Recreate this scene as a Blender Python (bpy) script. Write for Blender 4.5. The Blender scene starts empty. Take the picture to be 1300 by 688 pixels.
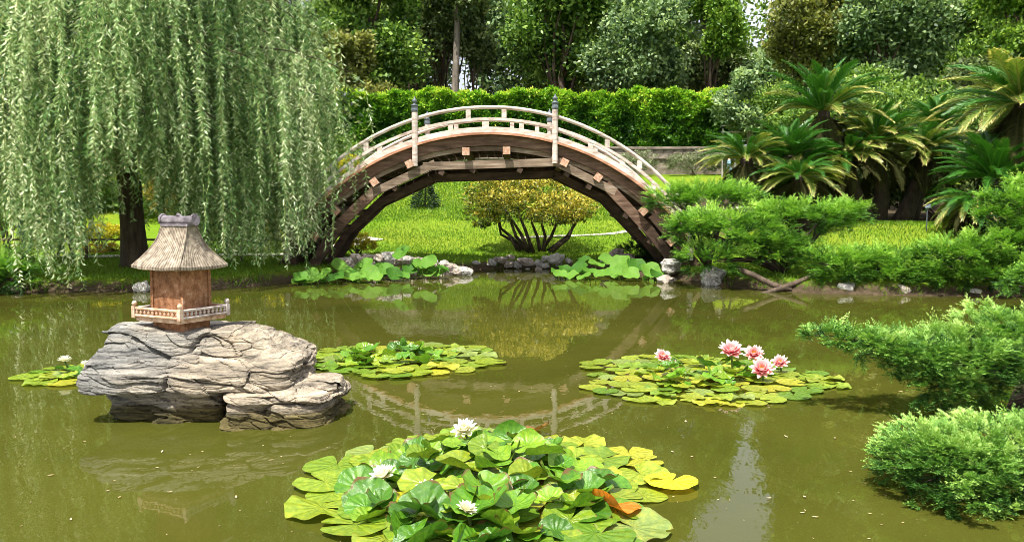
import bpy, math, random
import numpy as np
from mathutils import Vector, Matrix, noise

random.seed(7)
RNG = np.random.default_rng(7)
PI = math.pi
R = math.radians
SC = bpy.context.scene
COL = SC.collection

# ------------------------------------------------------------------ camera
EYE, FPX, PITCH = 1.7, 1077.0, R(4.195)
cam = bpy.data.cameras.new("camera")
cam.lens = 36.0 * FPX / 1300.0
cam.sensor_width = 36.0
cam.clip_end = 2000.0
cam.clip_start = 0.05
co = bpy.data.objects.new("camera", cam)
COL.objects.link(co)
co.location = (0, 0, EYE)
co.rotation_euler = (PI / 2 - PITCH, 0, 0)
SC.camera = co

# ------------------------------------------------------------------ sky and sun
SUN_EL, SUN_AZ = R(65), R(-28)          # azimuth measured from straight behind the camera towards the right
w = bpy.data.worlds.new("World")
SC.world = w
w.use_nodes = True
nt = w.node_tree
bg = nt.nodes["Background"]
sky = nt.nodes.new("ShaderNodeTexSky")
sky.sky_type = 'NISHITA'
sky.sun_disc = False
sky.sun_elevation = SUN_EL
sdir = Vector((math.sin(SUN_AZ) * math.cos(SUN_EL), -math.cos(SUN_AZ) * math.cos(SUN_EL), math.sin(SUN_EL)))
sky.sun_rotation = math.atan2(sdir.x, sdir.y)
sky.air_density = 1.0
sky.dust_density = 6.0
# thin bright cloud over most of the sky
tcw = nt.nodes.new("ShaderNodeTexCoord")
cn = nt.nodes.new("ShaderNodeTexNoise")
cn.inputs["Scale"].default_value = 2.2
cn.inputs["Detail"].default_value = 6
nt.links.new(tcw.outputs["Generated"], cn.inputs[0])
cr = nt.nodes.new("ShaderNodeValToRGB")
cr.color_ramp.elements[0].position, cr.color_ramp.elements[0].color = 0.3, (0.35, 0.35, 0.35, 1)
cr.color_ramp.elements[1].position, cr.color_ramp.elements[1].color = 0.62, (0.95, 0.95, 0.95, 1)
nt.links.new(cn.outputs[0], cr.inputs[0])
cm = nt.nodes.new("ShaderNodeMixRGB")
nt.links.new(cr.outputs[0], cm.inputs[0])
nt.links.new(sky.outputs[0], cm.inputs[1])
cm.inputs[2].default_value = (5.6, 5.7, 6.3, 1)
nt.links.new(cm.outputs[0], bg.inputs[0])
bg.inputs[1].default_value = 0.12
sl = bpy.data.lights.new("sun", 'SUN')
sl.energy = 5.0
sl.angle = R(0.5)
sl.color = (1.0, 0.955, 0.87)
so = bpy.data.objects.new("sun", sl)
COL.objects.link(so)
so.rotation_euler = sdir.to_track_quat('Z', 'Y').to_euler()
SC.view_settings.view_transform = 'Standard'
SC.view_settings.look = 'None'
SC.view_settings.gamma = 1.0
SC.view_settings.exposure = 0.90
SC.render.engine = 'CYCLES'
SC.cycles.max_bounces = 7
SC.cycles.diffuse_bounces = 3
SC.cycles.glossy_bounces = 3
SC.cycles.transparent_max_bounces = 8
SC.cycles.use_denoising = True
SC.cycles.filter_width = 0.8


def at(px, py, Y):
    """the point at depth Y seen at pixel (px, py) of the 1300 x 688 photograph"""
    u, v = (px - 650) / FPX, -(py - 344) / FPX
    fy, fz = math.cos(PITCH), -math.sin(PITCH)
    uy, uz = math.sin(PITCH), math.cos(PITCH)
    d = (u, fy + uy * v, fz + uz * v)
    k = Y / d[1]
    return Vector((d[0] * k, Y, EYE + d[2] * k))


# ------------------------------------------------------------------ materials
def new_mat(name):
    m = bpy.data.materials.new(name)
    m.use_nodes = True
    n = m.node_tree.nodes
    return m, n, m.node_tree.links, n["Principled BSDF"]


def coords(n, l, kind, scale):
    tc = n.new("ShaderNodeTexCoord")
    mp = n.new("ShaderNodeMapping")
    mp.inputs["Scale"].default_value = scale
    l.new(tc.outputs[kind], mp.inputs[0])
    return mp.outputs[0]


def ramp(n, stops):
    r = n.new("ShaderNodeValToRGB")
    e = r.color_ramp.elements
    while len(e) < len(stops):
        e.new(0.5)
    for i, (p, c) in enumerate(stops):
        e[i].position = p
        e[i].color = (c[0], c[1], c[2], 1)
    return r


def surf(name, stops, scale=(3, 3, 3), detail=8, rough=0.8, bump=0.3, dist=0.02, kind="Object", spec=0.3,
         fine=None, noise_rough=0.6, metallic=0.0):
    m, n, l, b = new_mat(name)
    c = coords(n, l, kind, scale)
    t = n.new("ShaderNodeTexNoise")
    t.inputs["Scale"].default_value = 1.0
    t.inputs["Detail"].default_value = detail
    t.inputs["Roughness"].default_value = noise_rough
    l.new(c, t.inputs[0])
    r = ramp(n, stops)
    l.new(t.outputs[0], r.inputs[0])
    g1 = n.new("ShaderNodeTexNoise")
    g1.inputs["Scale"].default_value = 1.7
    g1.inputs["Detail"].default_value = 6
    g1.inputs["Roughness"].default_value = 0.7
    l.new(coords(n, l, kind, (1, 1, 1)), g1.inputs[0])
    g2 = ramp(n, [(0.32, (0.55, 0.53, 0.50)), (0.52, (1, 1, 1)), (0.75, (1.12, 1.10, 1.06))])
    l.new(g1.outputs[0], g2.inputs[0])
    g3 = n.new("ShaderNodeMixRGB")
    g3.blend_type = 'MULTIPLY'
    g3.inputs[0].default_value = 0.85
    l.new(r.outputs[0], g3.inputs[1])
    l.new(g2.outputs[0], g3.inputs[2])
    l.new(g3.outputs[0], b.inputs["Base Color"])
    b.inputs["Roughness"].default_value = rough
    b.inputs["Specular IOR Level"].default_value = spec
    b.inputs["Metallic"].default_value = metallic
    bp = n.new("ShaderNodeBump")
    bp.inputs["Strength"].default_value = bump
    bp.inputs["Distance"].default_value = dist
    l.new(t.outputs[0], bp.inputs["Height"])
    l.new(bp.outputs[0], b.inputs["Normal"])
    return m


def leaf_mat(name, stops, trans=0.35, rough=0.45, spec=0.35, tmul=1.25, tblue=0.55):
    """foliage: the colour runs along each leaf's own 'var' value"""
    m, n, l, b = new_mat(name)
    a = n.new("ShaderNodeAttribute")
    a.attribute_name = "var"
    r = ramp(n, stops)
    l.new(a.outputs["Fac"], r.inputs[0])
    l.new(r.outputs[0], b.inputs["Base Color"])
    b.inputs["Roughness"].default_value = rough
    b.inputs["Specular IOR Level"].default_value = spec
    tr = n.new("ShaderNodeBsdfTranslucent")
    mul = n.new("ShaderNodeMixRGB")
    mul.blend_type = 'MULTIPLY'
    mul.inputs[0].default_value = 1
    mul.inputs[2].default_value = (tmul, tmul, tmul * tblue, 1)
    l.new(r.outputs[0], mul.inputs[1])
    l.new(mul.outputs[0], tr.inputs[0])
    mx = n.new("ShaderNodeMixShader")
    mx.inputs[0].default_value = trans
    l.new(b.outputs[0], mx.inputs[1])
    l.new(tr.outputs[0], mx.inputs[2])
    l.new(mx.outputs[0], n["Material Output"].inputs[0])
    return m


M = {}
M['bark'] = surf("bark", [(0.3, (0.035, 0.024, 0.016)), (0.7, (0.13, 0.095, 0.065))], (9, 9, 1.6), bump=0.9, dist=0.05)
M['bark_grey'] = surf("bark_grey", [(0.3, (0.09, 0.075, 0.06)), (0.7, (0.30, 0.26, 0.21))], (4, 4, 0.5), bump=0.9, dist=0.05)
M['bark_dark'] = surf("bark_dark", [(0.3, (0.02, 0.015, 0.010)), (0.7, (0.07, 0.05, 0.034))], (8, 8, 3), bump=0.9, dist=0.05)
M['willow'] = leaf_mat("willow_leaf", [(0.0, (0.022, 0.06, 0.02)), (0.3, (0.1, 0.225, 0.06)), (0.6, (0.3, 0.47, 0.17)), (1.0, (0.88, 0.93, 0.64))], 0.38, 0.4, 0.35, 1.15, 0.8)
M['twig'] = surf("willow_twig", [(0.3, (0.10, 0.13, 0.03)), (0.7, (0.24, 0.26, 0.07))], (3, 3, 3))
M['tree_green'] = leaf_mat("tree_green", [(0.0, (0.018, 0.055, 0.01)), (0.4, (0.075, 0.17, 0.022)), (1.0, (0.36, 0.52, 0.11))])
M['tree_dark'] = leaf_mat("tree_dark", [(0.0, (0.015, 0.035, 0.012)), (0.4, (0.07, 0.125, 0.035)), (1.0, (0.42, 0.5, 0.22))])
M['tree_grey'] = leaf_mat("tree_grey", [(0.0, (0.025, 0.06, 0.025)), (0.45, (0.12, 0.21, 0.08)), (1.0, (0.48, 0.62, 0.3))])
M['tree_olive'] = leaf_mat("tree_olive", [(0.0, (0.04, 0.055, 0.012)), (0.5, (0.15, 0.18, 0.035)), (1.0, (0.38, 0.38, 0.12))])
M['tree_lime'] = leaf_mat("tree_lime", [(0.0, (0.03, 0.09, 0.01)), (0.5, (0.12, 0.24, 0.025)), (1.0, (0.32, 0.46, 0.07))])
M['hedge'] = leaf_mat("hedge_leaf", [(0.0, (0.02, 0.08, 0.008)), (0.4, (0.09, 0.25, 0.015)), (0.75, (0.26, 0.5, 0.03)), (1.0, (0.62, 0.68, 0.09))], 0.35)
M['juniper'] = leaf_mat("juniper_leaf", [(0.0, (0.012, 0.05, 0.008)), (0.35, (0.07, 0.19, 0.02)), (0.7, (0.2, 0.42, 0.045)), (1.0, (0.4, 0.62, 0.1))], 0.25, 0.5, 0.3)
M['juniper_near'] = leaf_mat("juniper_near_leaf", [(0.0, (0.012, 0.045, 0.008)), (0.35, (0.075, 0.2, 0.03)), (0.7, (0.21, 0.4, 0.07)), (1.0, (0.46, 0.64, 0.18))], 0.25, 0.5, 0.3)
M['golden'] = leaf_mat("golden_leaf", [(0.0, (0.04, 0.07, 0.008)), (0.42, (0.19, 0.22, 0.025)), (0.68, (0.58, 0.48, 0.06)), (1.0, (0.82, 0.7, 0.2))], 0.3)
M['yellow'] = leaf_mat("yellow_leaf", [(0.0, (0.08, 0.12, 0.01)), (0.4, (0.35, 0.33, 0.02)), (1.0, (0.85, 0.72, 0.05))], 0.3)
M['orange'] = leaf_mat("orange_leaf", [(0.0, (0.06, 0.08, 0.01)), (0.5, (0.32, 0.24, 0.03)), (1.0, (0.65, 0.42, 0.06))], 0.3)
M['spruce'] = leaf_mat("spruce_leaf", [(0.0, (0.006, 0.016, 0.006)), (0.5, (0.018, 0.045, 0.014)), (1.0, (0.05, 0.1, 0.03))], 0.15)
M['greyshrub'] = leaf_mat("grey_shrub_leaf", [(0.0, (0.05, 0.07, 0.03)), (0.5, (0.15, 0.19, 0.09)), (1.0, (0.36, 0.38, 0.24))], 0.25)
M['frond_green'] = leaf_mat("frond_green", [(0.0, (0.008, 0.045, 0.006)), (0.5, (0.028, 0.12, 0.012)), (1.0, (0.12, 0.3, 0.03))], 0.22, 0.35, 0.5)
M['frond_gold'] = leaf_mat("frond_gold", [(0.0, (0.012, 0.05, 0.008)), (0.4, (0.04, 0.12, 0.012)), (0.7, (0.24, 0.28, 0.045)), (1.0, (0.9, 0.74, 0.3))], 0.25, 0.35, 0.5)
M['frond_old'] = leaf_mat("frond_old", [(0.0, (0.012, 0.014, 0.005)), (0.5, (0.03, 0.035, 0.010)), (1.0, (0.06, 0.05, 0.02))], 0.05, 0.9, 0.05)
M['grass_blade'] = leaf_mat("grass_blade", [(0.0, (0.08, 0.15, 0.010)), (0.5, (0.12, 0.24, 0.014)), (1.0, (0.24, 0.34, 0.04))], 0.35)
M['lotus'] = leaf_mat("lotus_leaf", [(0.0, (0.025, 0.09, 0.01)), (0.5, (0.08, 0.21, 0.022)), (1.0, (0.18, 0.34, 0.05))], 0.3, 0.6, 0.15)

# wood of the bridge
M['wood_pale'] = surf("weathered_rail_wood", [(0.26, (0.22, 0.14, 0.10)), (0.42, (0.52, 0.42, 0.36)), (0.58, (0.64, 0.57, 0.51)), (0.78, (0.78, 0.73, 0.69))], (3, 6, 14), bump=0.4, dist=0.01)
M['wood_red'] = surf("red_brown_curb_wood", [(0.3, (0.26, 0.10, 0.05)), (0.55, (0.50, 0.26, 0.16)), (0.75, (0.68, 0.48, 0.36))], (2, 6, 10), bump=0.4, dist=0.01)
M['wood_brown'] = surf("brown_fascia_wood", [(0.3, (0.06, 0.034, 0.022)), (0.55, (0.16, 0.095, 0.062)), (0.78, (0.32, 0.23, 0.17))], (1.5, 4, 12), bump=0.5, dist=0.015)
M['wood_grey'] = surf("grey_beam_wood", [(0.3, (0.09, 0.06, 0.04)), (0.55, (0.25, 0.185, 0.13)), (0.75, (0.42, 0.35, 0.28))], (1.2, 4, 14), bump=0.5, dist=0.015)
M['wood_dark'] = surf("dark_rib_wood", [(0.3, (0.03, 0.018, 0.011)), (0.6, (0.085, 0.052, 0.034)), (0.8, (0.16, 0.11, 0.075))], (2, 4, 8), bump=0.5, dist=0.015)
M['wood_end'] = surf("cut_end_wood", [(0.3, (0.30, 0.13, 0.07)), (0.5, (0.50, 0.30, 0.20)), (0.75, (0.66, 0.54, 0.42))], (12, 12, 12), bump=0.3, dist=0.01)
M['cap'] = surf("aged_bronze_cap", [(0.35, (0.06, 0.07, 0.08)), (0.6, (0.16, 0.19, 0.22)), (0.8, (0.45, 0.50, 0.52))], (10, 10, 25), rough=0.45, bump=0.2, dist=0.005)
# masonry and stone
M['stone_tan'] = surf("tan_stone", [(0.3, (0.16, 0.125, 0.10)), (0.48, (0.38, 0.32, 0.265)), (0.7, (0.60, 0.53, 0.46))], (5, 5, 5), bump=0.9, dist=0.05)
M['stone_grey'] = surf("grey_stone", [(0.3, (0.15, 0.14, 0.125)), (0.48, (0.42, 0.40, 0.36)), (0.7, (0.70, 0.68, 0.62))], (5, 5, 5), bump=0.9, dist=0.05)
M['wall_stone'] = surf("wall_stone", [(0.3, (0.10, 0.08, 0.065)), (0.5, (0.22, 0.18, 0.145)), (0.75, (0.38, 0.32, 0.27))], (3, 3, 3), bump=0.7, dist=0.04)
M['path'] = surf("pale_path", [(0.3, (0.38, 0.34, 0.28)), (0.7, (0.58, 0.53, 0.46))], (3, 3, 3), bump=0.3)
M['mulch'] = surf("mulch", [(0.3, (0.02, 0.014, 0.009)), (0.7, (0.08, 0.055, 0.035))], (10, 10, 10), bump=0.8, dist=0.03)
M['white_paint'] = surf("white_paint", [(0.3, (0.26, 0.25, 0.22)), (0.7, (0.42, 0.41, 0.38))], (4, 4, 4), bump=0.1)
M['fence_wood'] = surf("fence_wood", [(0.3, (0.07, 0.045, 0.03)), (0.7, (0.19, 0.13, 0.09))], (4, 4, 8))
# lantern
M['jeans'] = surf("blue_jeans", [(0.3, (0.02, 0.04, 0.11)), (0.7, (0.05, 0.09, 0.22))], (30, 30, 30), rough=0.9)
M['shirt_dark'] = surf("dark_shirt", [(0.3, (0.012, 0.012, 0.014)), (0.7, (0.03, 0.03, 0.035))], (20, 20, 20), rough=0.9)
M['shirt_pale'] = surf("pale_shirt", [(0.3, (0.36, 0.44, 0.44)), (0.7, (0.52, 0.60, 0.60))], (20, 20, 20), rough=0.9)
M['shirt_blue'] = surf("blue_shirt", [(0.3, (0.20, 0.42, 0.60)), (0.7, (0.45, 0.68, 0.80))], (20, 20, 20), rough=0.9)
M['trousers'] = surf("dark_trousers", [(0.3, (0.03, 0.03, 0.032)), (0.7, (0.06, 0.06, 0.06))], (20, 20, 20), rough=0.9)
M['skin'] = surf("skin", [(0.3, (0.46, 0.24, 0.16)), (0.7, (0.58, 0.32, 0.22))], (6, 6, 6), rough=0.55, bump=0.05)
M['hair'] = surf("hair", [(0.3, (0.015, 0.009, 0.006)), (0.7, (0.05, 0.03, 0.02))], (40, 40, 10), rough=0.6)


def lantern_mats():
    # thatch: fine ribs running down the slope
    m, n, l, b = new_mat("thatch_tan")
    c = coords(n, l, "Object", (1, 1, 1))
    ra = n.new("ShaderNodeAttribute")
    ra.attribute_name = "rib"
    wv = n.new("ShaderNodeMath")
    wv.operation = 'SINE'
    l.new(ra.outputs["Fac"], wv.inputs[0])
    ns = n.new("ShaderNodeTexNoise")
    ns.inputs["Scale"].default_value = 22
    ns.inputs["Detail"].default_value = 8
    l.new(c, ns.inputs[0])
    mx = n.new("ShaderNodeMixRGB")
    mx.inputs[0].default_value = 0.90
    l.new(wv.outputs[0], mx.inputs[1])
    l.new(ns.outputs[0], mx.inputs[2])
    r = ramp(n, [(0.3, (0.11, 0.085, 0.06)), (0.5, (0.27, 0.22, 0.16)), (0.7, (0.40, 0.34, 0.26))])
    l.new(mx.outputs[0], r.inputs[0])
    l.new(r.outputs[0], b.inputs["Base Color"])
    b.inputs["Roughness"].default_value = 0.8
    bp = n.new("ShaderNodeBump")
    bp.inputs["Strength"].default_value = 0.7
    bp.inputs["Distance"].default_value = 0.008
    l.new(mx.outputs[0], bp.inputs["Height"])
    l.new(bp.outputs[0], b.inputs["Normal"])
    M['thatch'] = m
    M['rust'] = surf("rust_brown_ceramic", [(0.28, (0.05, 0.02, 0.010)), (0.42, (0.20, 0.085, 0.035)), (0.58, (0.36, 0.18, 0.09)), (0.72, (0.52, 0.38, 0.28))], (16, 16, 16), detail=10, bump=0.8, dist=0.012, noise_rough=0.75)
    M['terracotta'] = surf("terracotta_balustrade", [(0.3, (0.30, 0.15, 0.08)), (0.5, (0.52, 0.35, 0.23)), (0.75, (0.68, 0.56, 0.45))], (14, 14, 14), bump=0.4, dist=0.006)
    M['shaded_rail'] = surf("shaded_balustrade", [(0.3, (0.26, 0.20, 0.17)), (0.5, (0.46, 0.40, 0.36)), (0.75, (0.66, 0.62, 0.58))], (14, 14, 14), bump=0.4, dist=0.006)  # the terracotta's shaded sides, with the shade put into a greyer colour
    M['ridge'] = surf("grey_violet_ridge", [(0.3, (0.075, 0.065, 0.08)), (0.55, (0.20, 0.175, 0.195)), (0.78, (0.44, 0.40, 0.42))], (12, 30, 30), bump=0.6, dist=0.01)


lantern_mats()


def rock_mat():
    m, n, l, b = new_mat("layered_rock")
    c1 = coords(n, l, "Object", (2.6, 2.6, 34))
    c2 = coords(n, l, "Object", (3, 3, 9))
    c3 = coords(n, l, "Object", (60, 60, 90))
    c4 = coords(n, l, "Object", (0.9, 0.9, 0.9))

    def nz(c, d, rg=0.6, dis=0.0):
        t = n.new("ShaderNodeTexNoise")
        t.inputs["Scale"].default_value = 1
        t.inputs["Detail"].default_value = d
        t.inputs["Roughness"].default_value = rg
        t.inputs["Distortion"].default_value = dis
        l.new(c, t.inputs[0])
        return t.outputs[0]
    a, bb, g, big = nz(c1, 7, 0.65, 0.6), nz(c2, 8, 0.65), nz(c3, 3), nz(c4, 2)
    r1 = ramp(n, [(0.34, (0.045, 0.045, 0.04)), (0.42, (0.22, 0.215, 0.20)), (0.54, (0.36, 0.345, 0.31)), (0.72, (0.60, 0.58, 0.52))])
    l.new(a, r1.inputs[0])
    r2 = ramp(n, [(0.3, (0.55, 0.56, 0.58)), (0.55, (1, 1, 1)), (0.75, (1.1, 1.06, 0.98))])
    l.new(bb, r2.inputs[0])
    mu = n.new("ShaderNodeMixRGB")
    mu.blend_type = 'MULTIPLY'
    mu.inputs[0].default_value = 0.9
    l.new(r1.outputs[0], mu.inputs[1])
    l.new(r2.outputs[0], mu.inputs[2])
    # cooler and greyer to the left, lighter and warmer to the right
    tc = n.new("ShaderNodeTexCoord")
    sx = n.new("ShaderNodeSeparateXYZ")
    l.new(tc.outputs["Object"], sx.inputs[0])
    add = n.new("ShaderNodeMath")
    add.operation = 'MULTIPLY_ADD'
    l.new(sx.outputs[0], add.inputs[0])
    add.inputs[1].default_value = 0.32
    l.new(big, add.inputs[2])
    r3 = ramp(n, [(0.30, (0.84, 0.85, 0.85)), (0.60, (1.20, 1.05, 0.86))])
    l.new(add.outputs[0], r3.inputs[0])
    mu2 = n.new("ShaderNodeMixRGB")
    mu2.blend_type = 'MULTIPLY'
    mu2.inputs[0].default_value = 1
    l.new(mu.outputs[0], mu2.inputs[1])
    l.new(r3.outputs[0], mu2.inputs[2])
    rg = ramp(n, [(0.3, (0.72, 0.72, 0.72)), (0.6, (1.12, 1.12, 1.12))])
    l.new(g, rg.inputs[0])
    mu3 = n.new("ShaderNodeMixRGB")
    mu3.blend_type = 'MULTIPLY'
    mu3.inputs[0].default_value = 0.8
    l.new(mu2.outputs[0], mu3.inputs[1])
    l.new(rg.outputs[0], mu3.inputs[2])
    wet = n.new("ShaderNodeMath")
    wet.operation = 'MULTIPLY_ADD'
    l.new(bb, wet.inputs[0])
    wet.inputs[1].default_value = -0.16
    l.new(sx.outputs[2], wet.inputs[2])
    rw = ramp(n, [(0.0, (0.30, 0.29, 0.15)), (0.03, (0.45, 0.43, 0.30)), (0.06, (1, 1, 1))])
    l.new(wet.outputs[0], rw.inputs[0])
    mu4 = n.new("ShaderNodeMixRGB")
    mu4.blend_type = 'MULTIPLY'
    mu4.inputs[0].default_value = 1
    l.new(mu3.outputs[0], mu4.inputs[1])
    l.new(rw.outputs[0], mu4.inputs[2])
    l.new(mu4.outputs[0], b.inputs["Base Color"])
    b.inputs["Roughness"].default_value = 0.9
    b.inputs["Specular IOR Level"].default_value = 0.2
    s = n.new("ShaderNodeMath")
    s.operation = 'MULTIPLY_ADD'
    l.new(a, s.inputs[0])
    s.inputs[1].default_value = 1.6
    l.new(bb, s.inputs[2])
    s2 = n.new("ShaderNodeMath")
    s2.operation = 'MULTIPLY_ADD'
    l.new(g, s2.inputs[0])
    s2.inputs[1].default_value = 0.12
    l.new(s.outputs[0], s2.inputs[2])
    bp = n.new("ShaderNodeBump")
    bp.inputs["Strength"].default_value = 1.0
    bp.inputs["Distance"].default_value = 0.06
    l.new(s2.outputs[0], bp.inputs["Height"])
    l.new(bp.outputs[0], b.inputs["Normal"])
    return m


M['rock'] = rock_mat()


def pad_mat():
    """lily pad: the colour is each pad's own object colour, with veins, blotches and a paler rim"""
    m, n, l, b = new_mat("lily_pad")
    oi = n.new("ShaderNodeObjectInfo")
    c = coords(n, l, "Object", (1, 1, 1))
    ns = n.new("ShaderNodeTexNoise")
    ns.inputs["Scale"].default_value = 4.2
    ns.inputs["Detail"].default_value = 9
    ns.inputs["Roughness"].default_value = 0.7
    l.new(c, ns.inputs[0])
    r = ramp(n, [(0.25, (0.55, 0.62, 0.5)), (0.48, (1, 1, 1)), (0.66, (1.6, 1.3, 0.9)), (0.74, (1.1, 0.75, 0.6))])
    l.new(ns.outputs[0], r.inputs[0])
    mu = n.new("ShaderNodeMixRGB")
    mu.blend_type = 'MULTIPLY'
    mu.inputs[0].default_value = 1
    l.new(oi.outputs["Color"], mu.inputs[1])
    l.new(r.outputs[0], mu.inputs[2])
    # veins: bands round the angle
    sp = n.new("ShaderNodeSeparateXYZ")
    l.new(c, sp.inputs[0])
    an = n.new("ShaderNodeMath")
    an.operation = 'ARCTAN2'
    l.new(sp.outputs[1], an.inputs[0])
    l.new(sp.outputs[0], an.inputs[1])
    k = n.new("ShaderNodeMath")
    k.operation = 'MULTIPLY'
    l.new(an.outputs[0], k.inputs[0])
    k.inputs[1].default_value = 13
    s = n.new("ShaderNodeMath")
    s.operation = 'SINE'
    l.new(k.outputs[0], s.inputs[0])
    rv = ramp(n, [(0.90, (1, 1, 1)), (1.0, (1.3, 1.25, 1.1))])
    l.new(s.outputs[0], rv.inputs[0])
    mu2 = n.new("ShaderNodeMixRGB")
    mu2.blend_type = 'MULTIPLY'
    mu2.inputs[0].default_value = 0.6
    l.new(mu.outputs[0], mu2.inputs[1])
    l.new(rv.outputs[0], mu2.inputs[2])
    rad = n.new("ShaderNodeVectorMath")
    rad.operation = 'LENGTH'
    l.new(c, rad.inputs[0])
    rr_ = n.new("ShaderNodeMath")
    rr_.operation = 'MULTIPLY_ADD'
    l.new(ns.outputs[0], rr_.inputs[0])
    rr_.inputs[1].default_value = 0.55
    l.new(rad.outputs["Value"], rr_.inputs[2])
    mp_ = n.new("ShaderNodeMapRange")
    mp_.inputs["From Min"].default_value = 1.27
    mp_.inputs["From Max"].default_value = 1.36
    l.new(rr_.outputs[0], mp_.inputs["Value"])
    mu5 = n.new("ShaderNodeMixRGB")
    l.new(mp_.outputs[0], mu5.inputs[0])
    l.new(mu2.outputs[0], mu5.inputs[1])
    mu5.inputs[2].default_value = (0.16, 0.09, 0.03, 1)
    mu2 = mu5
    l.new(mu2.outputs[0], b.inputs["Base Color"])
    b.inputs["Roughness"].default_value = 0.17
    b.inputs["Specular IOR Level"].default_value = 0.5
    bp = n.new("ShaderNodeBump")
    bp.inputs["Strength"].default_value = 0.5
    bp.inputs["Distance"].default_value = 0.015
    mb_ = n.new("ShaderNodeMath")
    mb_.operation = 'MULTIPLY_ADD'
    l.new(s.outputs[0], mb_.inputs[0])
    mb_.inputs[1].default_value = -0.25
    l.new(ns.outputs[0], mb_.inputs[2])
    l.new(mb_.outputs[0], bp.inputs["Height"])
    l.new(bp.outputs[0], b.inputs["Normal"])
    tr = n.new("ShaderNodeBsdfTranslucent")
    l.new(mu2.outputs[0], tr.inputs[0])
    mx = n.new("ShaderNodeMixShader")
    mx.inputs[0].default_value = 0.25
    l.new(b.outputs[0], mx.inputs[1])
    l.new(tr.outputs[0], mx.inputs[2])
    l.new(mx.outputs[0], n["Material Output"].inputs[0])
    return m


M['pad'] = pad_mat()


def petal_mat(name, base, tip):
    m, n, l, b = new_mat(name)
    c = coords(n, l, "Object", (1, 1, 1))
    sp = n.new("ShaderNodeSeparateXYZ")
    l.new(c, sp.inputs[0])
    r = ramp(n, [(0.1, base), (0.85, tip)])
    l.new(sp.outputs[0], r.inputs[0])
    l.new(r.outputs[0], b.inputs["Base Color"])
    b.inputs["Roughness"].default_value = 0.5
    tr = n.new("ShaderNodeBsdfTranslucent")
    l.new(r.outputs[0], tr.inputs[0])
    mx = n.new("ShaderNodeMixShader")
    mx.inputs[0].default_value = 0.35
    l.new(b.outputs[0], mx.inputs[1])
    l.new(tr.outputs[0], mx.inputs[2])
    l.new(mx.outputs[0], n["Material Output"].inputs[0])
    return m


M['petal_pink'] = petal_mat("pink_petal", (0.82, 0.04, 0.11), (0.90, 0.66, 0.63))
M['petal_white'] = petal_mat("white_petal", (0.82, 0.78, 0.42), (0.86, 0.84, 0.72))
M['stamen'] = surf("yellow_stamen", [(0.3, (0.75, 0.42, 0.03)), (0.7, (0.88, 0.66, 0.10))], (60, 60, 60))
M['stalk'] = surf("green_stalk", [(0.3, (0.08, 0.14, 0.03)), (0.7, (0.20, 0.26, 0.06))], (6, 6, 6))
M['dead_leaf'] = surf("dead_leaf", [(0.3, (0.35, 0.22, 0.10)), (0.7, (0.72, 0.60, 0.38))], (6, 6, 6))


def water_mat():
    m, n, l, b = new_mat("pond_water")
    n.remove(b)
    out = n["Material Output"]
    c = coords(n, l, "Object", (1, 1, 1))
    tone = n.new("ShaderNodeTexNoise")
    tone.inputs["Scale"].default_value = 0.5
    tone.inputs["Detail"].default_value = 4
    l.new(c, tone.inputs[0])
    r = ramp(n, [(0.3, (0.058, 0.065, 0.009)), (0.7, (0.092, 0.096, 0.015))])
    l.new(tone.outputs[0], r.inputs[0])
    dif = n.new("ShaderNodeBsdfDiffuse")
    l.new(r.outputs[0], dif.inputs[0])
    tra = n.new("ShaderNodeBsdfTransparent")
    tra.inputs[0].default_value = (0.80, 0.72, 0.30, 1)
    body = n.new("ShaderNodeMixShader")
    body.inputs[0].default_value = 0.28
    l.new(dif.outputs[0], body.inputs[1])
    l.new(tra.outputs[0], body.inputs[2])
    # two sets of small ripples
    c2 = coords(n, l, "Object", (3.5, 1.3, 1))
    n1 = n.new("ShaderNodeTexNoise")
    n1.inputs["Scale"].default_value = 1.6
    n1.inputs["Detail"].default_value = 3
    n1.inputs["Distortion"].default_value = 0.4
    l.new(c2, n1.inputs[0])
    n2 = n.new("ShaderNodeTexNoise")
    n2.inputs["Scale"].default_value = 9
    n2.inputs["Detail"].default_value = 3
    l.new(c, n2.inputs[0])
    ad = n.new("ShaderNodeMath")
    ad.operation = 'MULTIPLY_ADD'
    l.new(n2.outputs[0], ad.inputs[0])
    ad.inputs[1].default_value = 0.12
    l.new(n1.outputs[0], ad.inputs[2])
    bp = n.new("ShaderNodeBump")
    bp.inputs["Strength"].default_value = 1.0
    bp.inputs["Distance"].default_value = 0.0013
    l.new(ad.outputs[0], bp.inputs["Height"])
    gl = n.new("ShaderNodeBsdfGlossy")
    gl.inputs["Roughness"].default_value = 0.012
    l.new(bp.outputs[0], gl.inputs["Normal"])
    fr = n.new("ShaderNodeFresnel")
    fr.inputs[0].default_value = 1.33
    l.new(bp.outputs[0], fr.inputs["Normal"])
    mx = n.new("ShaderNodeMixShader")
    l.new(fr.outputs[0], mx.inputs[0])
    l.new(body.outputs[0], mx.inputs[1])
    l.new(gl.outputs[0], mx.inputs[2])
    l.new(mx.outputs[0], out.inputs[0])
    return m


M['water'] = water_mat()


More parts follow.
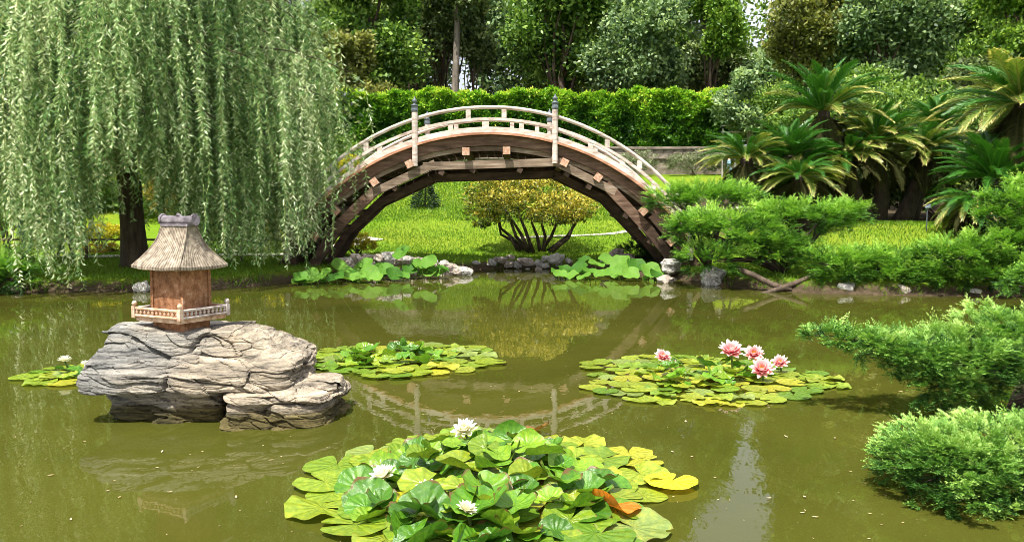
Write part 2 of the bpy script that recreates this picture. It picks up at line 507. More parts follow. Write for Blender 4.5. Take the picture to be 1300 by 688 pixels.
def ground_mat():
    m, n, l, b = new_mat("lawn_and_soil")
    c = coords(n, l, "Object", (1, 1, 1))

    def nz(s, d, rg=0.6):
        t = n.new("ShaderNodeTexNoise")
        t.inputs["Scale"].default_value = s
        t.inputs["Detail"].default_value = d
        t.inputs["Roughness"].default_value = rg
        l.new(c, t.inputs[0])
        return t.outputs[0]
    a, f, p = nz(9, 8, 0.8), nz(55, 3), nz(0.33, 4)
    r1 = ramp(n, [(0.32, (0.085, 0.155, 0.008)), (0.5, (0.15, 0.255, 0.012)), (0.7, (0.24, 0.33, 0.03))])
    l.new(a, r1.inputs[0])
    r2 = ramp(n, [(0.42, (0.95, 1.0, 0.9)), (0.66, (1.35, 1.06, 1.5))])
    l.new(p, r2.inputs[0])
    mu = n.new("ShaderNodeMixRGB")
    mu.blend_type = 'MULTIPLY'
    mu.inputs[0].default_value = 1
    l.new(r1.outputs[0], mu.inputs[1])
    l.new(r2.outputs[0], mu.inputs[2])
    soil = ramp(n, [(0.3, (0.025, 0.018, 0.010)), (0.55, (0.085, 0.062, 0.038)), (0.75, (0.20, 0.155, 0.10))])
    l.new(a, soil.inputs[0])
    at_ = n.new("ShaderNodeAttribute")
    at_.attribute_name = "mud"
    ad = n.new("ShaderNodeMath")
    ad.operation = 'MULTIPLY_ADD'
    l.new(a, ad.inputs[0])
    ad.inputs[1].default_value = 0.9
    l.new(at_.outputs["Fac"], ad.inputs[2])
    st = ramp(n, [(0.85, (0, 0, 0)), (1.0, (1, 1, 1))])
    l.new(ad.outputs[0], st.inputs[0])
    mx = n.new("ShaderNodeMixRGB")
    l.new(st.outputs[0], mx.inputs[0])
    l.new(mu.outputs[0], mx.inputs[1])
    l.new(soil.outputs[0], mx.inputs[2])
    l.new(mx.outputs[0], b.inputs["Base Color"])
    b.inputs["Roughness"].default_value = 0.95
    b.inputs["Specular IOR Level"].default_value = 0.1
    s = n.new("ShaderNodeMath")
    s.operation = 'ADD'
    l.new(a, s.inputs[0])
    l.new(f, s.inputs[1])
    bp = n.new("ShaderNodeBump")
    bp.inputs["Strength"].default_value = 0.7
    bp.inputs["Distance"].default_value = 0.06
    l.new(s.outputs[0], bp.inputs["Height"])
    l.new(bp.outputs[0], b.inputs["Normal"])
    return m


M['ground'] = ground_mat()


# ------------------------------------------------------------------ object helpers
def tag(o, label=None, cat=None, group=None, kind=None):
    if label: o["label"] = label
    if cat: o["category"] = cat
    if group: o["group"] = group
    if kind: o["kind"] = kind
    return o


def thing(name, label, cat, loc=(0, 0, 0), rz=0.0, group=None):
    o = bpy.data.objects.new(name, None)
    o.empty_display_size = 0.2
    COL.objects.link(o)
    o.location = loc
    o.rotation_euler = (0, 0, rz)
    return tag(o, label, cat, group)


def link(name, me, parent=None, loc=None, rot=None, scale=None, color=None):
    o = bpy.data.objects.new(name, me)
    COL.objects.link(o)
    if parent is not None: o.parent = parent
    if loc is not None: o.location = loc
    if rot is not None: o.rotation_euler = rot
    if scale is not None: o.scale = (scale,) * 3 if isinstance(scale, (int, float)) else scale
    if color is not None: o.color = color
    return o


def copy_tree(o, parent=None):
    c = o.copy()
    COL.objects.link(c)
    c.parent = parent
    for ch in list(o.children):
        copy_tree(ch, c)
    return c


def np_mesh(name, V, F, mat, var=None, smooth=False, mats=None):
    """V (n,3), F (m,4) or (m,3) arrays"""
    V = np.asarray(V, dtype=np.float32)
    F = np.asarray(F, dtype=np.int32)
    me = bpy.data.meshes.new(name)
    k = F.shape[1]
    me.vertices.add(len(V))
    me.vertices.foreach_set("co", V.ravel())
    me.loops.add(F.size)
    me.loops.foreach_set("vertex_index", F.ravel())
    me.polygons.add(len(F))
    me.polygons.foreach_set("loop_start", np.arange(0, F.size, k, dtype=np.int32))
    me.polygons.foreach_set("loop_total", np.full(len(F), k, dtype=np.int32))
    if smooth:
        me.polygons.foreach_set("use_smooth", np.ones(len(F), dtype=bool))
    me.update(calc_edges=True)
    me.materials.append(mat)
    if var is not None:
        a = me.attributes.new("var", 'FLOAT', 'FACE')
        a.data.foreach_set("value", np.asarray(var, dtype=np.float32))
    return me


class MB:
    """collects shapes into one mesh"""
    def __init__(s):
        s.v, s.f = [], []

    def add(s, vs, fs):
        o = len(s.v)
        s.v += [tuple(v) for v in vs]
        s.f += [tuple(i + o for i in f) for f in fs]

    def box(s, c, d, rz=0.0, rx=0.0, ry=0.0):
        mt = Matrix.Translation(c) @ Matrix.Rotation(rz, 4, 'Z') @ Matrix.Rotation(ry, 4, 'Y') @ Matrix.Rotation(rx, 4, 'X')
        vs = [mt @ Vector((x * d[0] / 2, y * d[1] / 2, z * d[2] / 2)) for x in (-1, 1) for y in (-1, 1) for z in (-1, 1)]
        s.add(vs, [(0, 1, 3, 2), (4, 6, 7, 5), (0, 4, 5, 1), (2, 3, 7, 6), (0, 2, 6, 4), (1, 5, 7, 3)])

    def bevbox(s, c, d, bev, rz=0.0, ry=0.0):
        """box with chamfered long edges (prism along local x)"""
        mt = Matrix.Translation(c) @ Matrix.Rotation(rz, 4, 'Z') @ Matrix.Rotation(ry, 4, 'Y')
        hy, hz, hx = d[1] / 2, d[2] / 2, d[0] / 2
        pr = [(-hy + bev, -hz), (hy - bev, -hz), (hy, -hz + bev), (hy, hz - bev), (hy - bev, hz), (-hy + bev, hz), (-hy, hz - bev), (-hy, -hz + bev)]
        vs = [mt @ Vector((x, y, z)) for x in (-hx, hx) for y, z in pr]
        fs = [(i, (i + 1) % 8, 8 + (i + 1) % 8, 8 + i) for i in range(8)] + [tuple(range(7, -1, -1)), tuple(range(8, 16))]
        s.add(vs, fs)

    def tube(s, pts, rad, n=7, cap=True):
        pts = [Vector(p) for p in pts]
        if isinstance(rad, (int, float)): rad = [rad] * len(pts)
        vs, fs = [], []
        u = None
        for i, p in enumerate(pts):
            t = (pts[min(i + 1, len(pts) - 1)] - pts[max(i - 1, 0)]).normalized()
            if u is None:
                u = t.orthogonal().normalized()
            u = (u - t * u.dot(t)).normalized()
            v = t.cross(u)
            for k in range(n):
                a = 2 * PI * k / n
                vs.append(p + (u * math.cos(a) + v * math.sin(a)) * rad[i])
        for i in range(len(pts) - 1):
            for k in range(n):
                k2 = (k + 1) % n
                fs.append((i * n + k, i * n + k2, (i + 1) * n + k2, (i + 1) * n + k))
        if cap:
            fs += [tuple(range(n - 1, -1, -1)), tuple((len(pts) - 1) * n + k for k in range(n))]
        s.add(vs, fs)

    def lathe(s, prof, c=(0, 0, 0), n=14):
        vs, fs = [], []
        for r, z in prof:
            for k in range(n):
                a = 2 * PI * k / n
                vs.append((c[0] + r * math.cos(a), c[1] + r * math.sin(a), c[2] + z))
        for i in range(len(prof) - 1):
            for k in range(n):
                k2 = (k + 1) % n
                fs.append((i * n + k, i * n + k2, (i + 1) * n + k2, (i + 1) * n + k))
        fs += [tuple(range(n - 1, -1, -1)), tuple((len(prof) - 1) * n + k for k in range(n))]
        s.add(vs, fs)

    def sweep(s, pts, y0, y1, h, perp=True, wob=0.0):
        """a timber following points (x, z) in the plane of the arch, from y0 to y1, h thick"""
        vs, fs = [], []
        n = len(pts)
        for i, (x, z) in enumerate(pts):
            a, b = pts[max(i - 1, 0)], pts[min(i + 1, n - 1)]
            t = Vector((b[0] - a[0], b[1] - a[1])).normalized()
            nx, nz = (-t.y, t.x) if perp else (0, 1)
            hw = h / 2 * (1 + wob * random.uniform(-1, 1))
            for yy in (y0, y1):
                vs.append((x + nx * hw, yy, z + nz * hw))
                vs.append((x - nx * hw, yy, z - nz * hw))
        for i in range(n - 1):
            a, b = i * 4, i * 4 + 4
            fs += [(a, b, b + 1, a + 1), (a + 2, a + 3, b + 3, b + 2), (a, a + 2, b + 2, b), (a + 1, b + 1, b + 3, a + 3)]
        fs += [(0, 1, 3, 2), (4 * n - 4, 4 * n - 2, 4 * n - 1, 4 * n - 3)]
        s.add(vs, fs)

    def mesh(s, name, mat, off=(0, 0, 0), smooth=False):
        me = bpy.data.meshes.new(name)
        me.from_pydata([(v[0] - off[0], v[1] - off[1], v[2] - off[2]) for v in s.v], [], s.f)
        me.materials.append(mat)
        if smooth:
            for p in me.polygons: p.use_smooth = True
        me.update()
        return me

    def build(s, name, mat, parent=None, smooth=False, world=True):
        """world=True: shapes are in world space and the (unrotated) parent's place is taken off"""
        off = (0, 0, 0)
        if parent is not None and world:
            p = parent
            o = Vector((0, 0, 0))
            while p is not None:
                o += p.location
                p = p.parent
            off = o
        return link(name, s.mesh(name, mat, off, smooth), parent)


def unit(a):
    return a / np.maximum(np.linalg.norm(a, axis=-1, keepdims=True), 1e-9)


def rand_dirs(n):
    return unit(RNG.normal(size=(n, 3)))


def leaf_arrays(P, A, B):
    """rhombus leaves: base P, long axis A, half width B"""
    n = len(P)
    V = np.empty((n, 4, 3))
    V[:, 0] = P
    V[:, 1] = P + A * 0.45 + B
    V[:, 2] = P + A
    V[:, 3] = P + A * 0.45 - B
    F = np.arange(n * 4).reshape(n, 4)
    return V.reshape(-1, 3), F


def foliage(name, P, L, W, mat, parent, var, D=None, loc=None, mix=0.5):
    """a mass of leaves at points P (parent space); D pulls the leaves towards a direction"""
    n = len(P)
    A = rand_dirs(n)
    if D is not None:
        A = unit(A * (1 - mix) + D * mix)
    B = unit(np.cross(A, rand_dirs(n)))
    L = np.broadcast_to(L, (n,)) * RNG.uniform(0.7, 1.3, n)
    W = np.broadcast_to(W, (n,)) * RNG.uniform(0.7, 1.3, n)
    V, F = leaf_arrays(P, A * L[:, None], B * (W[:, None] * 0.5))
    me = np_mesh(name, V, F, mat, np.clip(var, 0, 1))
    return link(name, me, parent, loc)


# ------------------------------------------------------------------ the pond and the ground
POND = np.array([(-13, 0.9), (-16, 5), (-16, 11), (-14.5, 15), (-12.5, 16.9), (-10, 17.2), (-8, 17.3), (-6.6, 17.6), (-5.6, 18.6),
                 (-4.9, 19.9), (-3.8, 20.9), (-2.7, 21.8), (-1.7, 22.7), (-0.9, 23.6), (0.1, 24.2), (1.1, 24.0), (1.9, 23.2), (2.9, 22.2),
                 (3.6, 21.2), (4.05, 20.2), (4.4, 19.0), (5.0, 17.8), (6.2, 16.9), (8, 16.5), (10, 16.3), (12, 15.6), (12.4, 13.5), (10.6, 11.6),
                 (7.6, 10.2), (5.4, 8.9), (4.1, 7.0), (3.4, 5.2), (3.1, 3.4), (3.0, 1.8), (2.2, 0.8), (-4, 0.7)])


def pond_sd(X, Y):
    """signed distance to the shore: positive on land"""
    X, Y = np.asarray(X, float), np.asarray(Y, float)
    d = np.full(X.shape, 1e9)
    inside = np.zeros(X.shape, bool)
    n = len(POND)
    for i in range(n):
        (x0, y0), (x1, y1) = POND[i], POND[(i + 1) % n]
        ex, ey = x1 - x0, y1 - y0
        t = np.clip(((X - x0) * ex + (Y - y0) * ey) / (ex * ex + ey * ey), 0, 1)
        d = np.minimum(d, np.hypot(X - x0 - t * ex, Y - y0 - t * ey))
        c = ((y0 > Y) != (y1 > Y)) & (X < (x1 - x0) * (Y - y0) / (y1 - y0 + 1e-12) + x0)
        inside ^= c
    return np.where(inside, -d, d)


def sstep(a, b, x):
    t = np.clip((x - a) / (b - a), 0, 1)
    return t * t * (3 - 2 * t)


def ground_z(X, Y):
    X, Y = np.asarray(X, float), np.asarray(Y, float)
    sd = pond_sd(X, Y)
    land = 0.24 * sstep(0, 0.45, sd) + 0.16 * sstep(0.5, 5, sd)
    land = land + 0.30 * sstep(26.5, 30, Y) + 2.8 * sstep(28.5, 45.5, Y) ** 1.0 + 1.45 * sstep(44.8, 46.2, Y) + 1.2 * sstep(50, 90, Y)
    land = land + 0.85 * sstep(4.5, 9.5, X) * sstep(16.8, 24, Y) * (1 - sstep(28, 38, Y))
    land = land + 0.05 * np.sin(X * 0.9 + 1) * np.sin(Y * 0.7) * sstep(0.5, 2, sd)
    bed = -0.9 * sstep(0, 1.6, -sd) - 0.02
    return np.where(sd > 0, land, bed)


def gz(x, y):
    return float(ground_z(np.array([x]), np.array([y]))[0])


def axis(parts):
    out = []
    for a, b, s in parts:
        out += list(np.arange(a, b, s))
    return np.array(out + [parts[-1][1]])


xs = axis([(-600, -60, 60), (-60, -20, 5), (-20, 16, 0.2), (16, 60, 4), (60, 600, 60)])
ys = axis([(-200, -20, 45), (-20, 0, 2), (0, 12, 0.3), (12, 30, 0.18), (30, 52, 0.4), (52, 120, 5), (120, 900, 78)])
GX, GY = np.meshgrid(xs, ys)
GZ = ground_z(GX, GY)
V = np.stack([GX, GY, GZ], -1).reshape(-1, 3)
nx_, ny_ = len(xs), len(ys)
ii = (np.arange(ny_ - 1)[:, None] * nx_ + np.arange(nx_ - 1)[None, :]).ravel()
F = np.stack([ii, ii + 1, ii + 1 + nx_, ii + nx_], 1)
me = np_mesh("ground", V, F, M['ground'], None, True)
sdg = pond_sd(V[:, 0], V[:, 1])
mud = np.clip(1 - sdg / 0.9, 0, 1)
mud = np.where(sdg < 0, 1, mud * 0.75)
# bare soil under the cycads and the trees
mud = np.maximum(mud, 0.62 * sstep(26.0, 27.5, V[:, 1]) * sstep(5.2, 7.5, V[:, 0]) * (1 - sstep(38, 40, V[:, 1])))
mud = np.maximum(mud, 0.7 * sstep(47, 49, V[:, 1]))
a = me.attributes.new("mud", 'FLOAT', 'POINT')
a.data.foreach_set("value", mud.astype(np.float32))
tag(link("ground", me), kind="structure")

pm = bpy.data.meshes.new("water")
g = 0.1
pm.from_pydata([(-22, 0.2, 0), (14, 0.2, 0), (14, 26, 0), (-22, 26, 0)], [], [(0, 1, 2, 3)])
pm.materials.append(M['water'])
tag(link("water", pm), kind="structure")


def strip(name, pts, width, mat, lift=0.03):
    """a path draped on the ground"""
    P = []
    for i in range(len(pts) - 1):
        for t in np.linspace(0, 1, 14, endpoint=False):
            P.append((pts[i][0] * (1 - t) + pts[i + 1][0] * t, pts[i][1] * (1 - t) + pts[i + 1][1] * t))
    P.append(pts[-1])
    P = np.array(P)
    T = np.gradient(P, axis=0)
    T /= np.linalg.norm(T, axis=1, keepdims=True)
    N = np.stack([-T[:, 1], T[:, 0]], 1)
    rows = []
    for k in np.linspace(-0.5, 0.5, 5):
        Q = P + N * width * k
        rows.append(np.stack([Q[:, 0], Q[:, 1], ground_z(Q[:, 0], Q[:, 1]) + lift], 1))
    V = np.stack(rows, 1).reshape(-1, 3)
    n = len(P)
    F = [(i * 5 + k, (i + 1) * 5 + k, (i + 1) * 5 + k + 1, i * 5 + k + 1) for i in range(n - 1) for k in range(4)]
    o = link(name, np_mesh(name, V, np.array(F), mat, None, True))
    return tag(o, kind="structure")


strip("path", [(-30, 23.0), (-14, 22.6), (-9, 22.9), (-6.4, 25.0), (-5.3, 28.3), (-4.7, 29.2)], .8, M['path'])
strip("path", [(0.2, 28.9), (2.0, 29.6), (3.7, 30.6), (6.5, 33.0), (12, 36)], 0.32, M['path'])


# ------------------------------------------------------------------ the moon bridge
YN, YF = 21.3, 24.35
XC, RAD, ZTOP = -0.56, 6.15, 3.56
by = (YN + YF) / 2
bridge = thing("moon_bridge", "high arched wooden moon bridge with railings spanning the pond channel", "bridge", (XC, by, 0.2))


def arc_z(x, r=RAD, top=ZTOP):
    d = x - XC
    return top - r + math.sqrt(max(r * r - d * d, 0.01))


def arc_pts(x0, x1, dz=0.0, n=40):
    return [(x0 + (x1 - x0) * i / n, arc_z(x0 + (x1 - x0) * i / n) + dz) for i in range(n + 1)]


XL, XR = XC - 4.95, XC + 4.95
for side, y in (("near", YN), ("far", YF)):
    sg = 1 if side == "near" else -1
    m = MB(); m.sweep(arc_pts(XL, XR, -0.165), y + 0.03 * sg, y + 0.17 * sg, 0.25); m.build("fascia_beam", M['wood_brown'], bridge)
    m = MB(); m.sweep(arc_pts(XL, XR, -0.355), y + 0.11 * sg, y + 0.25 * sg, 0.12); m.build("lower_fascia_beam", M['wood_grey'], bridge)
    m = MB(); m.sweep(arc_pts(XL, XR, 0.0), y - 0.10 * sg, y + 0.20 * sg, 0.055); m.build("deck_edge", M['wood_red'], bridge)
    m = MB(); m.sweep(arc_pts(XL, XR, 0.10), y - 0.04 * sg, y + 0.12 * sg, 0.13); m.build("curb", M['wood_pale'], bridge)
    m = MB(); m.sweep(arc_pts(XL, XR, 0.36), y - 0.03 * sg, y + 0.06 * sg, 0.07); m.build("middle_rail", M['wood_pale'], bridge)
    m = MB(); m.tube([(x, y + 0.015 * sg, z) for x, z in arc_pts(XL, XR, 0.65)], 0.048, 9); m.build("top_rail", M['wood_pale'], bridge, True)
# deck planks, laid across the arch as steps
n = 46
for i in range(n):
    x = XL + (XR - XL) * (i + 0.5) / n
    sl_ = -math.atan2(arc_z(x + .01) - arc_z(x - .01), .02)
    m = MB(); m.box((x, by, arc_z(x) - 0.005 + random.uniform(-.006, .006)), (0.19 / max(math.cos(sl_), .5), YF - YN - 0.46, 0.045), ry=sl_)
    m.build("deck_plank", M['wood_grey'], bridge)
def xn(px): return (px - 650) / FPX * YN
# short balusters
for y, lo, hi, lst in ((YN, 0.40, 0.61, [466, 595, 640, 770, 811, 425, 393]), (YN, 0.16, 0.33, [447, 483, 573, 618, 662, 749, 789, 829, 405]),
                       (YF, 0.40, 0.61, [430, 480, 560, 600, 640, 676, 760, 800]), (YF, 0.16, 0.33, [415, 460, 505, 580, 622, 660, 720, 780, 820])):
    for px in lst:
        x = (px - 640) / FPX * YN - 0.0 if y == YF else xn(px)
        if not XL + .05 < x < XR - .05: continue
        zb = arc_z(x)
        m = MB(); m.box((x, y + 0.015 * (1 if y == YN else -1), zb + (lo + hi) / 2), (0.12, 0.07, hi - lo)); m.build("baluster", M['wood_pale'], bridge)
# tall posts with metal caps
for px, y, zlo in ((528, YN, 1), (704, YN, 1), (528, YF, 1), (704, YF, 1), (876, YN, 0), (876, YF, 0), (364, YN, 0), (364, YF, 0)):
    x = xn(px)
    zb = arc_z(x) if zlo else max(arc_z(max(min(x, XR), XL)) - 0.55, 0.3)
    z0 = zb - (0.52 if zlo else 0.1)
    z1 = zb + 0.95
    if not zlo:
        z1 = zb + 1.0
    m = MB(); m.tube([(x, y - (0.05 if y == YN else -0.05), z0), (x, y - (0.05 if y == YN else -0.05), z1)], 0.074, 12)
    post = m.build("post", M['wood_pale'], bridge)
    m = MB(); yy = y - (0.05 if y == YN else -0.05)
    m.lathe([(0.078, -0.14), (0.084, -0.13), (0.084, -0.07), (0.078, -0.06), (0.078, 0.0), (0.088, 0.01), (0.088, 0.035), (0.045, 0.05), (0.038, 0.085), (0.066, 0.115), (0.064, 0.145), (0.028, 0.18), (0.006, 0.24)], (x, yy, z1), 12)
    m.build("post_cap", M['cap'], post, True)
# cross beams whose square ends stand out of the near face
for px, py, r in ((591, 192, 0), (643, 191, 0), (519, 208, -.45), (717, 206, .45), (474, 231, -.62), (760, 225, .62), (425, 268, -.78), (818, 268, .80), (853, 307, .88), (398, 300, -.9)):
    p = at(px, py, YN - 0.22)
    m = MB(); m.box((p.x, by, p.z), (0.16, YF - YN + 0.2, 0.17), ry=r)
    cb = m.build("cross_beam", M['wood_grey'], bridge)
    for yy in (YN - 0.116, YF + 0.116):
        m = MB(); m.box((p.x, yy, p.z), (0.185, 0.03, 0.185), ry=r); m.build("end_cap", M['wood_end'], cb)
# polygonal ribs of straight timbers
RIB = [(388, 352), (430, 285), (472, 245), (545, 211), (706, 206), (775, 240), (822, 290), (872, 352)]
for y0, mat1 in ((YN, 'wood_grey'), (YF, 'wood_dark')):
    q = [at(px, py, YN) for px, py in RIB]
    for i in range(len(q) - 1):
        a, b = q[i], q[i + 1]
        d = (b - a).normalized()
        e = 0.16 if 0 < i < len(q) - 2 else 0.10
        a2, b2 = a - d * e, b + d * e
        sgn = 1 if y0 == YN else -1
        dy = (0.004 if i % 2 else 0.0)
        m = MB(); m.sweep([(a2.x, a2.z), (b2.x, b2.z)], y0 + (0.03 + dy) * sgn, y0 + (0.21 + dy) * sgn, 0.25 if i in (0, 1, 5, 6) else 0.20)
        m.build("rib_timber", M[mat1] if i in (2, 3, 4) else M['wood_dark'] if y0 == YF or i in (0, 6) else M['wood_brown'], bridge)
# a second, inner rib pair and cross bracing that leave the narrow lit slots
q = [at(px, py + 13, YN) for px, py in RIB]
for yy in (YN + 1.0, YF - 1.0):
    for i in range(len(q) - 1):
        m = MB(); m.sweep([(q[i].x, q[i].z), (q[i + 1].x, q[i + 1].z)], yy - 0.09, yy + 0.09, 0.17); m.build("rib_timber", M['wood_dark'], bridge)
for px, py in ((412, 316), (432, 286), (452, 266), (500, 235), (560, 215), (600, 212), (660, 212), (720, 217), (748, 233), (795, 270), (826, 303), (848, 330)):
    p = at(px, py + 4, YN)
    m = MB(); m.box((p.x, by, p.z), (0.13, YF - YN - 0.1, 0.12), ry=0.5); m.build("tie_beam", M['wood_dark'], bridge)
# longitudinal soffit boards just under the deck
for k in range(4):
    yy = YN + 0.55 + k * 0.65
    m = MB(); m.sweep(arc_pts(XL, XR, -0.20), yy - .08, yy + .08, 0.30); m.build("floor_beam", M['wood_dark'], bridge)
# abutment timbers and stone footings at both ends
for sgn, x0 in ((-1, XL), (1, XR)):
    for k in range(5):
        z = 0.3 + k * 0.33
        m = MB(); m.box((x0 + sgn * (0.05 - 0.0 * k), by, z), (0.22, YF - YN - 0.1, 0.31), rz=0.0); m.build("abutment_timber", M['wood_dark'], bridge)
    for k in range(3):
        y = YN + 0.12 + k * (YF - YN - .24) / 2
        m = MB(); m.sweep([(x0 - sgn * 0.85, 1.55), (x0 - sgn * -0.35, 0.15)], y - .1, y + .1, 0.26); m.build("strut", M['wood_dark'], bridge)


# ------------------------------------------------------------------ rocks
def stone_mesh(name, mat, seed, sub=3, rough=0.28, flat=0.7):
    import bmesh
    bm = bmesh.new()
    bmesh.ops.create_icosphere(bm, subdivisions=sub, radius=1)
    off = Vector((seed * 7.3, seed * 3.1, seed * 5.7))
    for v in bm.verts:
        d = v.co.normalized()
        k = 1 + rough * noise.noise(d * 1.3 + off) * 2 + rough * 0.5 * noise.noise(d * 3.5 + off) + rough * 0.2 * noise.noise(d * 8 + off)
        q = Vector((abs(d.x) ** .75 * math.copysign(1, d.x), abs(d.y) ** .75 * math.copysign(1, d.y), abs(d.z) ** .75 * math.copysign(1, d.z)))
        v.co = q * k
        v.co.z *= flat
    me = bpy.data.meshes.new(name)
    bm.to_mesh(me)
    bm.free()
    me.materials.append(mat)
    for p in me.polygons: p.use_smooth = sub > 3
    return me


ST_TAN = [stone_mesh("stone", M['stone_tan'], s, 3) for s in range(4)]
ST_GREY = [stone_mesh("stone", M['stone_grey'], s + 10, 3, .22, .9) for s in range(4)]


def put_stone(name, pool, p, s, parent=None):
    me = random.choice(pool)
    if parent is not None:
        p = Vector(p) - parent.location
    return link(name, me, parent, p, (random.uniform(-.2, .2), random.uniform(-.2, .2), random.uniform(0, 6.28)),
                (s * random.uniform(.9, 1.35), s * random.uniform(.8, 1.1), s * random.uniform(.75, 1.0)))


# low rock wall behind the left lotus leaves
wl = thing("rock_wall", "low wall of pale tan rocks edging the bank left of the shrub", "rock wall", (-3.3, 22.6, 0.2))
for i in range(78):
    t = i / 77
    px = 432 + 158 * t
    Yw = 20.95 + 0.9 * t + random.uniform(-.10, .10)
    top = 322 + 18 * max(0, (t - .45) / .55) ** 1.2
    p = at(px + random.uniform(-3, 3), random.uniform(top + 3, 347), Yw)
    put_stone("stone", ST_TAN if random.random() < .8 else ST_GREY, p, random.uniform(.10, .17), wl)
we = thing("stone_edging", "row of rounded grey boulders at the water's edge below the golden shrub", "boulders", (0.6, 24.3, 0.1))
for px, py, s in ((606, 335, .14), (618, 338, .15), (626, 333, .17), (636, 330, .21), (646, 335, .20), (650, 326, .15), (657, 336, .17), (667, 332, .26),
                  (683, 334, .18), (692, 337, .14), (706, 328, .24), (712, 337, .15), (690, 328, .12), (722, 333, .16), (600, 341, .09), (640, 342, .08), (672, 342, .09)):
    put_stone("stone", ST_GREY if random.random() < .6 else ST_TAN, at(px + random.uniform(-2, 2), py, 24.0 + random.uniform(-.1, .15)), s * .70, we)
for px, py, Yq, s, pool, lab in ((684, 342, 23.6, .10, ST_TAN, "small pale square stone alone in shallow water before the grey boulders"),
                                 (782, 322, 23.2, .20, ST_TAN, "tan rock on the grass above the right lotus leaves, left one of two"),
                                 (797, 327, 22.8, .19, ST_TAN, "flat tan rock on the grass just right of its neighbour above the lotus leaves"),
                                 (770, 331, 22.6, .14, ST_GREY, "small grey rock half hidden at the left top of the right lotus patch"),
                                 (852, 338, 20.6, .22, ST_GREY, "upright grey boulder standing at the bridge's right foot"),
                                 (846, 356, 19.6, .20, ST_TAN, "low brownish rock at the waterline right of the lotus leaves"),
                                 (180, 365, 17.3, .15, ST_GREY, "flat grey rock on the left bank behind the stone lantern"),
                                 (18, 367, 17.2, .10, ST_TAN, "small pale rock on the muddy bank at far left"),
                                 (1148, 370, 16.9, .20, ST_TAN, "pale rock at the waterline below the right bank's juniper"),
                                 (1072, 366, 17.1, .16, ST_GREY, "small dark rock under the juniper left of the pale waterline rock"),
                                 (1232, 372, 16.7, .17, ST_GREY, "dark rock at the right bank's waterline right of the pale one"),
                                 (905, 352, 19.0, .24, ST_GREY, "dark boulder in shade under the juniper beside the bridge foot")):
    p = at(px, py, Yq)
    tag(put_stone("rock", pool, p, s), lab, "rock")


# the big layered rock in the pond
def rock_lobe(c, half, n, fx, seed):
    """a rounded box of n x n faces a side, pushed about in layers"""
    vs, fs = [], []
    idx = {}

    def vid(p):
        k = (round(p[0], 5), round(p[1], 5), round(p[2], 5))
        if k not in idx:
            idx[k] = len(vs)
            vs.append(k)
        return idx[k]
    for ax in range(3):
        for sg in (-1, 1):
            a1, a2 = [(1, 2), (2, 0), (0, 1)][ax]
            for i in range(n):
                for j in range(n):
                    q = []
                    for di, dj in ((0, 0), (1, 0), (1, 1), (0, 1)):
                        p = [0, 0, 0]
                        p[ax] = sg
                        p[a1] = -1 + 2 * (i + di) / n
                        p[a2] = -1 + 2 * (j + dj) / n
                        q.append(vid(p))
                    fs.append(q if sg > 0 else q[::-1])
    out = []
    off = Vector((seed, seed * 1.7, seed * .6))
    for p in vs:
        d = Vector(p)
        e = 9.0
        nrm = (abs(d.x) ** e + abs(d.y) ** e + abs(d.z) ** e) ** (1 / e)
        d = d / nrm
        w_ = Vector((c[0] + d.x * half[0], c[1] + d.y * half[1], c[2] + d.z * half[2]))
        w_ = fx(d, w_)
        # layers that dip a little to the right
        zz = w_.z + 0.07 * (w_.x + 2.5) + 0.03 * noise.noise(w_ * 1.7 + off)
        s1 = noise.noise(Vector((w_.x * .8, w_.y * .8, zz * 13)) + off)
        s2 = noise.noise(Vector((w_.x * 2.2, w_.y * 2.2, zz * 34)) + off * 2)
        big = noise.noise(w_ * 2.1 + off)
        crack = noise.noise(Vector((w_.x * 5.5, w_.y * 5.5, w_.z * 1.6)) + off)
        led = math.copysign(abs(s1) ** .6, s1)
        s3 = noise.noise(Vector((w_.x * 3.5, w_.y * 3.5, zz * 60)) + off * 3)
        zq = w_.z + 0.17 * (w_.x + 2.5) - 0.10 * (w_.y - 7) + 0.010 * noise.noise(w_ * 2.7 + off)
        vd, vp = noise.voronoi(Vector((w_.x * 1.7, w_.y * 1.7, zq * 6.5)) + off)
        hsh = noise.cell(vp[0] * 3.7 + off)
        vd2, vp2 = noise.voronoi(Vector((w_.x * 4.2, w_.y * 4.2, zq * 19)) + off * 2)
        hs2 = noise.cell(vp2[0] * 5.1)
        rough = noise.noise(w_ * 16 + off) * .5 + noise.noise(w_ * 34) * .3
        push = (0.050 * hsh + 0.022 * hs2 + 0.010 * s2 + 0.012 * rough + 0.05 * big
                - 0.042 * math.exp(-(vd[1] - vd[0]) * 24) - 0.016 * math.exp(-(vd2[1] - vd2[0]) * 16))
        hor = Vector((d.x, d.y, d.z * 0.35))
        if hor.length > 0:
            w_ = w_ + hor.normalized() * push * (1.0 if abs(d.z) < .97 else 0.35)
        w_.z += 0.012 * noise.noise(Vector((w_.x * 7, w_.y * 7, w_.z * 20)))
        out.append(w_)
    return out, fs


def fx_main(d, p):
    x = p.x
    # the top slopes down to the right; the underside is cut back towards the right end
    if d.z > 0: p.z -= (0.24 * max(0, (x + 2.4) / 0.7) ** 1.15 + 0.02 * max(0, -d.y)) * d.z
    if d.x < -0.5: p.x += (0.02 if d.z > 0 else -0.09) * abs(d.z)
    if d.z > 0: p.z += 0.05 * max(0, -(x + 2.9)) / .4
    if d.y < 0: p.y += (0.26 * max(0, d.z + .3) - 0.10 * max(0, -d.z)) * abs(d.y)
    if d.x > 0.3: p.x -= 0.06 * d.z * d.x
    return p


